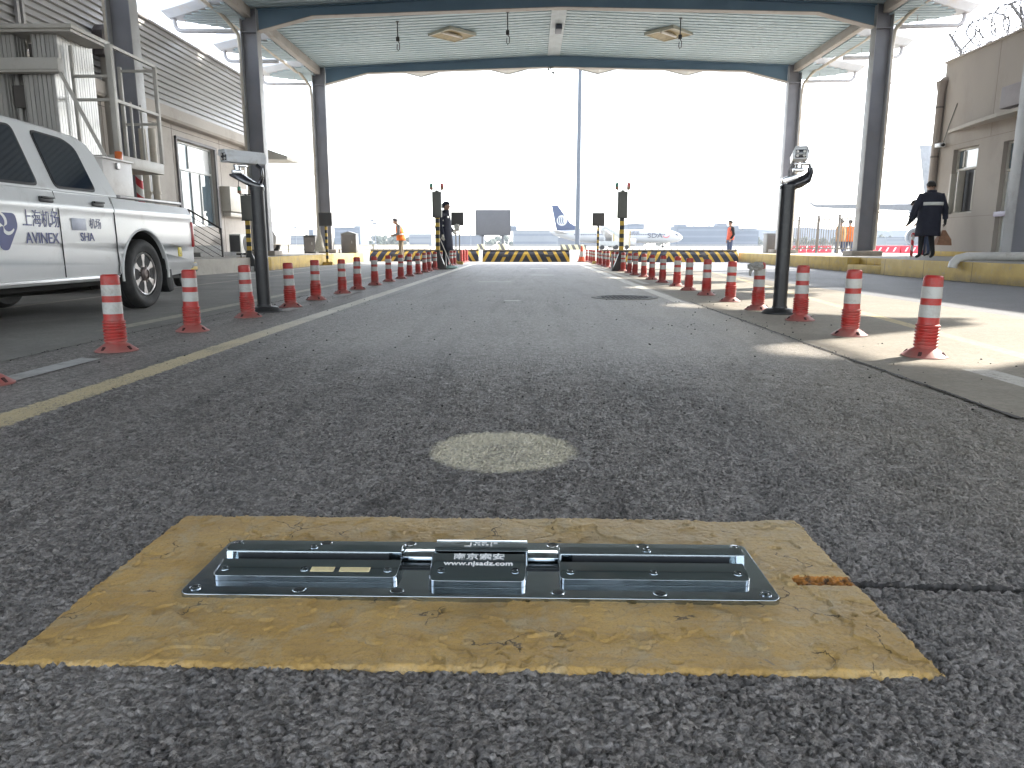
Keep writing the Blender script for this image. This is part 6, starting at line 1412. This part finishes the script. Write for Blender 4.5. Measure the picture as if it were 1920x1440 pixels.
# ================================================================== AIRLINERS
pwh = M('plane_white', (.36, .37, .385), .35, var=.04, vscale=.1, coat=.4); pblue = M('plane_tail_blue', (.018, .035, .09), .4); pdark = M('plane_window_dark', (.01, .015, .04), .3); pgrey = M('plane_grey', (.42, .43, .45), .4)
def airliner(name, label, loc, rz, sc, tailm, decals=True, wk=1.0):
    pgrey = globals()['pgrey'] if decals else M('plane_dark_grey', (.15, .155, .165), .5)  # grey darkened so the far wing shows against the white sky
    t = thing(name, label, 'airliner', loc, rz); t.scale = (sc,) * 3
    # nose toward +x, length 39.5, fuselage centre z 3.3
    P = [(-19.7, .12, 4.6), (-18.5, .55, 4.3), (-16, 1.05, 3.95), (-12, 1.65, 3.5), (-8, 1.9, 3.32), (10, 1.9, 3.3), (14.5, 1.88, 3.28), (17, 1.6, 3.15), (18.6, 1.15, 2.98), (19.5, .6, 2.85), (19.75, .15, 2.80)]
    b = MB(); b.loft([[(x, r_ * cos(2 * pi * k / 28), z + r_ * 1.06 * sin(2 * pi * k / 28)) for k in range(28)] for x, r_, z in P]); b.build('fuselage', pwh, t, smooth=60)
    b = MB(); b.prism([(-19.2, 12.35), (-17.4, 12.35), (-13.6, 7.2), (-10.2, 5.25), (-9.2, 5.1), (-17.6, 4.9)], 'y', -.16, .16, .05); fin = b.build('tail_fin', tailm, t)
    if decals:
        for s_ in (-1, 1):
            b = MB(); c0 = (-16.05, 7.9)
            b.cyl((c0[0], s_ * .162, c0[1]), (c0[0], s_ * .172, c0[1]), 1.55, n=40); b.build('tail_disc', pwh, fin)
            b = MB()
            for k in range(3):
                x0 = c0[0] - 1.35 + k * .62; P_ = [(x0 - .1, c0[1] + 1.0 - k * .0), (x0 + .25, c0[1] + .45), (x0 + .12, c0[1] - .25), (x0 + .45, c0[1] - .95)]
                b.loft([[(x, s_ * .176, z) for x, z in P_], [(x + .30, s_ * .176, z - .05) for x, z in P_]], closed=False, cap=False)
            b.cyl((c0[0] - .3, s_ * .174, c0[1] + .3), (c0[0] - .3, s_ * .175, c0[1] + .3), 1.0, n=30) if False else None
            b.build('tail_emblem', tailm, fin, smooth=0, recalc=False)
    for s_ in (-1, 1):
        b = MB(); b.loft([[(-14.2, s_ * .6, 4.35), (-18.0, s_ * .6, 4.45), (-18.0, s_ * .6, 4.25), (-14.2, s_ * .6, 4.15)], [(-17.6, s_ * 6.6, 4.95), (-19.2, s_ * 6.6, 5.0), (-19.2, s_ * 6.6, 4.92), (-17.6, s_ * 6.6, 4.87)]]); b.build('tailplane', pgrey, t, smooth=0)
        b = MB()
        zf = (lambda z: z) if decals else (lambda z: 4.7 + (z - 2.3) * .5 if z < 4.1 else 5.57 + (z - 4.05) * .85)
        tm_ = 1 if decals else 2.2
        W_ = [(4.5, -3.2, 1.4, 2.3, .55), (.5, -3.6, 6.0, 2.75, .35), (-3.2, -5.6, 15.5, 3.8, .18), (-3.9, -6.0, 16.9, 4.05, .14), (-4.5, -6.2, 17.7, 4.6, .10), (-5.3, -6.5, 18.1, 6.3, .06)]
        b.loft([[(xa, s_ * yy_, zf(z) + th / 2), ((xa + xb) / 2, s_ * yy_, zf(z) + th * .7), (xb, s_ * yy_, zf(z)), ((xa + xb) / 2, s_ * yy_, zf(z) - th * .3), (xa, s_ * yy_, zf(z) - th / 2)] for xa, xb, yy_, z, th in [(q[0], q[1], q[2], q[3], q[4] * tm_) for q in W_]]); b.build('wing', pgrey, t, smooth=40)
        b = MB(); b.lathe([(.55, -2.0), (.95, -1.0), (1.12, .4), (1.08, 1.5), (.95, 1.9), (.8, 1.8), (.7, 1.0), (.1, 1.0)], 28)
        o = b.build('engine', pwh, t, smooth=50); o.location = (3.4, s_ * 4.9, 1.55); o.rotation_euler = (0, pi / 2, 0)
        b = MB(); b.cyl((-1.5, s_ * 2.9, 2.2), (-1.5, s_ * 2.9, .5), .16); 
        for dx_ in (-.3, .3): b.cyl((-1.5, s_ * (2.9 + dx_) - .18, .56), (-1.5, s_ * (2.9 + dx_) + .18, .56), .56, n=20)
        b.build('main_gear', rub, t)
    b = MB(); b.cyl((14.0, 0, 1.6), (14.0, 0, .4), .12); b.cyl((14, -.25, .36), (14, .25, .36), .36, n=18); b.build('nose_gear', rub, t)
    for s_ in (-1, 1):
        b = MB()
        x = -12.5
        while x < 14.2:
            if not (-.4 < x < .4): b.box(x, x + .26, s_ * 1.875, s_ * 1.925, 3.60, 3.95)
            x += .52
        b.build('window_row', pdark, t, smooth=0)
        b = MB(); b.prism([(17.35, 3.75), (18.35, 3.55), (18.30, 3.75), (17.65, 4.15)], 'y', s_ * 1.05, s_ * 1.38); b.build('cockpit_window', pdark, t)
    return t
pl = airliner('parked_airliner', 'white airliner with blue tail and white tail emblem parked sideways across the apron', (25.6, 221, -.03), 0, 1.0, pblue)
fus = [c_ for c_ in kids(pl) if c_.name.startswith('fuselage')][0]
text_mesh('title_lettering', 'SDA', 1.9, pdark, fus, basis((11.3, -1.96, 3.45), (1, 0, 0), (0, 0, 1)), .02, 1.25)
text_mesh('title_lettering', '山东航空', 1.0, pdark, fus, basis((4.6, -1.72, 4.35), (1, 0, 0), (0, .35, 1)), .02, 1.1)
b = MB(); b.tube([(14.6 + .9 * cos(a), -1.95 + .02 * abs(cos(a)), 3.5 + .55 * sin(a)) for a in np.linspace(pi * 1.0, pi * 2.05, 14)], .11, 6); b.build('red_swoosh', M('plane_red', (.5, .08, .10), .4), fus)
airliner('distant_airliner', 'pale airliner behind the right building, only its long thin left wing showing', (49.0, 84, -.03), radians(-119.6), 1.0, M('plane_dark_grey', (.15, .155, .165), .5), False, wk=1.9)
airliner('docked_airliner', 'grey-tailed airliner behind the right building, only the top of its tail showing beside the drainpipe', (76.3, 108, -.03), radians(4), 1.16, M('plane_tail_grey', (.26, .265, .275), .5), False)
# ground equipment by the airliner
t = thing('cargo_loader', 'pale box-shaped loader vehicle standing under the airliner wing', 'loader', (15.3, 125, -.03))
b = MB(); b.box(-1.3, 1.3, -1.5, 1.5, .4, 2.9, .05); b.build('box_body', M('loader_cream', (.50, .48, .40), .6), t); b = MB()
for x in (-1.42, 1.32): b.box(x, x + .12, -1.6, -1.45, .2, 3.1)
b.build('corner_post', M('loader_ochre', (.35, .25, .07), .6), t); b = MB()
for x in (-.9, .9): b = MB(); b.cyl((x, -1.6, .35), (x, -1.2, .35), .35, n=18); b.build('wheel', rub, t)
t = thing('belt_loader', 'grey belt loader with raised arm beside the airliner', 'belt loader', (12.0, 118, -.03))
b = MB(); b.bar((0, 0, 3.5), (3.0, 0, 1.6), .8, .35); b.bar((-.6, 0, 3.1), (.1, 0, 3.5), .6, .3); b.build('belt_arm', M('loader_grey', (.33, .34, .33), .5), t); b = MB(); b.box(-.9, 2.2, -.9, .9, .5, 1.3, .05); b.bar((0, 0, .8), (-.3, 0, 3.1), .2); b.build('chassis', M('loader_grey', (.33, .34, .33), .5), t)
b = MB()
for x in (-.5, 1.7): b = MB(); b.cyl((x, -1, .35), (x, 1, .35), .35, n=18); b.build('wheel', rub, t)

# ================================================================== BILLBOARD, MAST, BLOCKS, BARRIERS
t = thing('blank_billboard', 'large blank grey board on two posts beyond the central road blocker', 'billboard', (-5.9, 120, -.03))
b = MB(); b.box(-2.75, 2.75, -.15, .15, 2.35, 6.15, .05); b.build('board', M('board_grey', (.065, .065, .072), .6, var=.06), t); b = MB(); b.box(-2.85, 2.85, -.2, .2, 6.15, 6.28); b.box(-2.85, 2.85, -.2, .2, 2.25, 2.35); b.box(-2.85, -2.75, -.2, .2, 2.35, 6.15); b.box(2.75, 2.85, -.2, .2, 2.35, 6.15); b.build('board_frame', M('board_frame', (.08, .08, .09), .5), t)
for x in (-1.75, 1.5): b = MB(); b.box(x - .18, x + .18, -.1, .1, 0, 2.3); b.box(x - .5, x + .3, -.1, .1, 2.1, 2.28); b.build('board_post', M('board_frame', (.08, .08, .09), .5), t)
def sblock(x, y, w, h, lab):
    m = bpy.data.materials.get('block_stripes')
    if not m:
        m, n, l, p = newmat('block_stripes'); v = objvec(n); X, Y, Z = sepxyz(n, l, v)
        f = mathn(n, l, 'LESS_THAN', mathn(n, l, 'FRACT', mathn(n, l, 'DIVIDE', mathn(n, l, 'ADD', X, mathn(n, l, 'MULTIPLY', Z, .5)), .95)), .5)
        l.new(mix(n, l, f, (.55, .50, .30), (.10, .09, .08)), p.inputs['Base Color']); p.inputs['Roughness'].default_value = .7
    b = MB(); b.box(-w / 2, w / 2, -.4, .4, 0, h, .04); o = b.build('striped_block', m); o.location = (x, y, -.03); tag(o, lab, 'concrete block')
sblock(-7.4, 112, 1.1, .85, 'striped concrete block at the foot of the billboard, left one'); sblock(-4.2, 112, 1.1, .85, 'striped concrete block at the foot of the billboard, right one'); sblock(6.6, 112, 3.9, .75, 'long striped concrete block at the foot of the tall mast')
b = MB(); b.cyl((0, 0, 0), (0, 0, 46), .50, .34, 24); b.build  # mast
lm = thing('light_mast', 'very tall slender grey mast rising from the apron to the canopy edge', 'light mast', (9.4, 146, -.03)); b.build('mast_tube', M('mast_grey', (.07, .085, .11), .5), lm)
b = MB(); b.lathe([(1.0, 45), (1.6, 45.2), (1.6, 45.6), (.5, 45.9)], 24); b.build('lamp_ring', alum, lm)
wb = M('barrier_red', (.55, .03, .05), .5); wbw = M('barrier_white', (.65, .64, .62), .5)
def waterb(x, y, lab):
    t = thing('water_barrier', lab, 'water barrier', (x, y, -.03), 0, 'red plastic water barriers along the apron')
    b = MB(); b.prism([(-.28, 0), (.28, 0), (.24, .25), (.12, .42), (.12, .62), (-.12, .62), (-.12, .42), (-.24, .25)], 'x', -.95, .95, .02); b.build('barrier_shell', wb, t)
    b = MB()
    for k in range(3): b.prism([(-.22 + .12, .2), (-.10 + .12, .2), (.05 + .12, .50), (-.07 + .12, .50)], 'y', -.262, -.25, mat=Matrix.Translation((-.6 + k * .55, 0, 0)))
    b.build('chevron_marks', wbw, t, smooth=0)
for i, x in enumerate((22.0, 24.1)): waterb(x, 62, 'red and white plastic water barrier seen through the fence, %s one' % ('left', 'right')[i])
for i, x in enumerate((27.2, 29.2)): waterb(x, 57, 'red and white plastic water barrier between the right column and guard, %s one' % ('left', 'right')[i])
# runway-side white barrier rail and far fence line
o = thing('boundary_fence', 'pale boundary fence running along the far side of the apron', 'fence', (0, 300, -.03)); fpm = M('far_fence', (.32, .30, .27), .7)
for k in range(70): MB().box(-60 + k * 3.0, -59.9 + k * 3.0, -.05, .05, 0, 1.0).build('fence_post', fpm, o)
for za, zb in ((.45, .62), (.85, 1.0)): MB().box(-60, 150, -.08, -.051, za, zb).build('rail', fpm, o)

# ================================================================== FAR SKYLINE
fb = [M('far_wall_a', (.12, .14, .17), .8, var=.05, vscale=.05), M('far_wall_b', (.17, .19, .21), .8, var=.05, vscale=.05), M('far_wall_c', (.08, .105, .14), .8, var=.05, vscale=.05)]
fglass = M('far_windows', (.10, .12, .16), .4)
def far(name, label, px0, px1, ytop, D, mi_, parts=(), win=True, cat='building', depth=30):
    s_ = D / 1360; x0, x1 = (px0 - 993) * s_, (px1 - 993) * s_; h = (461 - ytop) * s_
    t = thing(name, label, cat, ((x0 + x1) / 2, D, -.03)); w = x1 - x0
    b = MB(); b.box(-w / 2, w / 2, 0, depth, 0, h); b.build('wall', fb[mi_], t, smooth=0)
    b = MB(); b.box(-w / 2 - .3, w / 2 + .3, -.3, depth, h, h + .5); 
    for (a, c_, yt) in parts: b.box((a - (px0 + px1) / 2) * s_, (c_ - (px0 + px1) / 2) * s_, 3, depth * .6, h, (461 - yt) * s_)
    b.build('roof', fb[(mi_ + 1) % 3], t, smooth=0)
    if win:
        b = MB(); k = max(2, int(h / 4.5))
        for j in range(k): b.box(-w / 2 + 1, w / 2 - 1, -.15, -.02, h * (j + .35) / k, h * (j + .62) / k)
        b.build('window_band', fglass, t, smooth=0)
    return t
far('terminal_building', 'wide flat-roofed hazy blue hangar right of the airliner nose', 1262, 1354, 426, 600, 2, [(1262, 1280, 421), (1338, 1354, 420)])
t_ = thing('roof_truss', 'thin peaked roof truss above the hazy blue hangar', 'roof truss', ((1308 - 993) * 600 / 1360, 605, 15.5)); b = MB(); b.bar((-7, 0, 0), (0, 0, 6), .5); b.bar((0, 0, 6), (7, 0, 0), .5); b.build('truss_bars', fb[1], t_)
far('low_hangar', 'long pale blue low hangar between the billboard and the airliner tail', 962, 1045, 433, 520, 1, [(958, 968, 424)])
far('office_block', 'hazy square office block behind the airliner roof', 1172, 1202, 422, 640, 2, [(1180, 1192, 420)])
far('stepped_block', 'hazy stepped grey block far behind the worker in orange', 632, 680, 428, 560, 2, [(668, 680, 424)])
far('long_shed', 'long low pale shed on the far left horizon', 530, 590, 443, 480, 1, [(582, 590, 430)])
far('mid_shed', 'low hazy shed between the left road blocker and the billboard', 845, 905, 442, 560, 0, [], True)
far('white_terminal', 'pale low terminal with red stripe far behind the left signal post', 770, 812, 440, 500, 1)
far('far_block', 'hazy low block beyond the worker in the coral vest', 1354, 1410, 434, 620, 2, [(1358, 1376, 424), (1384, 1408, 429)])
far('right_block', 'hazy block seen between the right front column and the guard', 1640, 1712, 446, 560, 1)
far('centre_shed', 'low pale shed under the airliner belly on the skyline', 1040, 1180, 446, 560, 0)
# far masts
for (px_, yt, D, lab) in ((703, 412, 420, 'thin distant mast, left one of the pair behind the worker in orange'), (708, 418, 430, 'thin distant mast, right one of the pair behind the worker in orange'), (884, 424, 450, 'thin distant mast between the dark panel and the billboard'), (560, 424, 420, 'thin distant mast over the shed on the left horizon')):
    s_ = D / 1360; b = MB(); h = (461 - yt) * s_; b.cyl((0, 0, 0), (0, 0, h), .35, .2, 8); b.box(-1.2, 1.2, -.3, .3, h - 1, h); o = b.build('distant_mast', fb[0]); o.location = ((px_ - 993) * s_, D, -.03); tag(o, lab, 'mast')
# far-off wood along the horizon: one mass of foliage clumps
leaf = M('far_foliage', (.045, .06, .045), .9, var=.4, vscale=.2)
b = MB(); r = random.Random(11)
for i in range(900):
    px_ = r.uniform(200, 2000); D = r.uniform(640, 740); s_ = D / 1360; x = (px_ - 993) * s_
    base = 7 + 4.5 * noise.noise(Vector((px_ * .012, 0, 0))) + (4 if px_ > 1600 else 0) + (1.5 if px_ < 760 else 0)
    z = r.uniform(.15, .9) * base; R_ = r.uniform(1.6, 3.4)
    t = bmesh.new(); bmesh.ops.create_icosphere(t, subdivisions=1, radius=R_)
    for v_ in t.verts: v_.co *= 1 + r.uniform(-.28, .28)
    b.merge(t, Matrix.Translation((x, D, z)))
o = b.build('far_wood', leaf, smooth=0); tag(o, 'far-off hazy belt of trees along the whole horizon', 'trees', kind='stuff')
# pale hills right
b = MB(); P = [(300, 0)]; 
for i in range(60): P.append((300 + i * 12, 26 + 9 * noise.noise(Vector((i * .15, 3, 0))) * 1.0 + 5 * sin(i * .12)))
P.append((1008, 0)); b.prism(P, 'y', 1300, 1330); struct(b.build('far_hills', fb[2], smooth=0))

# ================================================================== HAZE
b = MB(); b.box(-1500, 1500, -60, 1500, -1.5, 60); hz = b.build('haze', None or M('haze_dummy', (1, 1, 1)), smooth=0); hz.data.materials.clear()
hm = bpy.data.materials.new('haze_air'); hm.use_nodes = True; n = hm.node_tree.nodes; n.clear(); ou = n.new('ShaderNodeOutputMaterial'); pv = n.new('ShaderNodeVolumePrincipled')
pv.inputs['Color'].default_value = (.86, .92, 1.0, 1); pv.inputs['Density'].default_value = 0.0002; pv.inputs['Anisotropy'].default_value = .0
hm.node_tree.links.new(pv.outputs[0], ou.inputs['Volume']); hz.data.materials.append(hm); tag(hz, 'pale even haze over the whole apron', 'haze', kind='stuff')
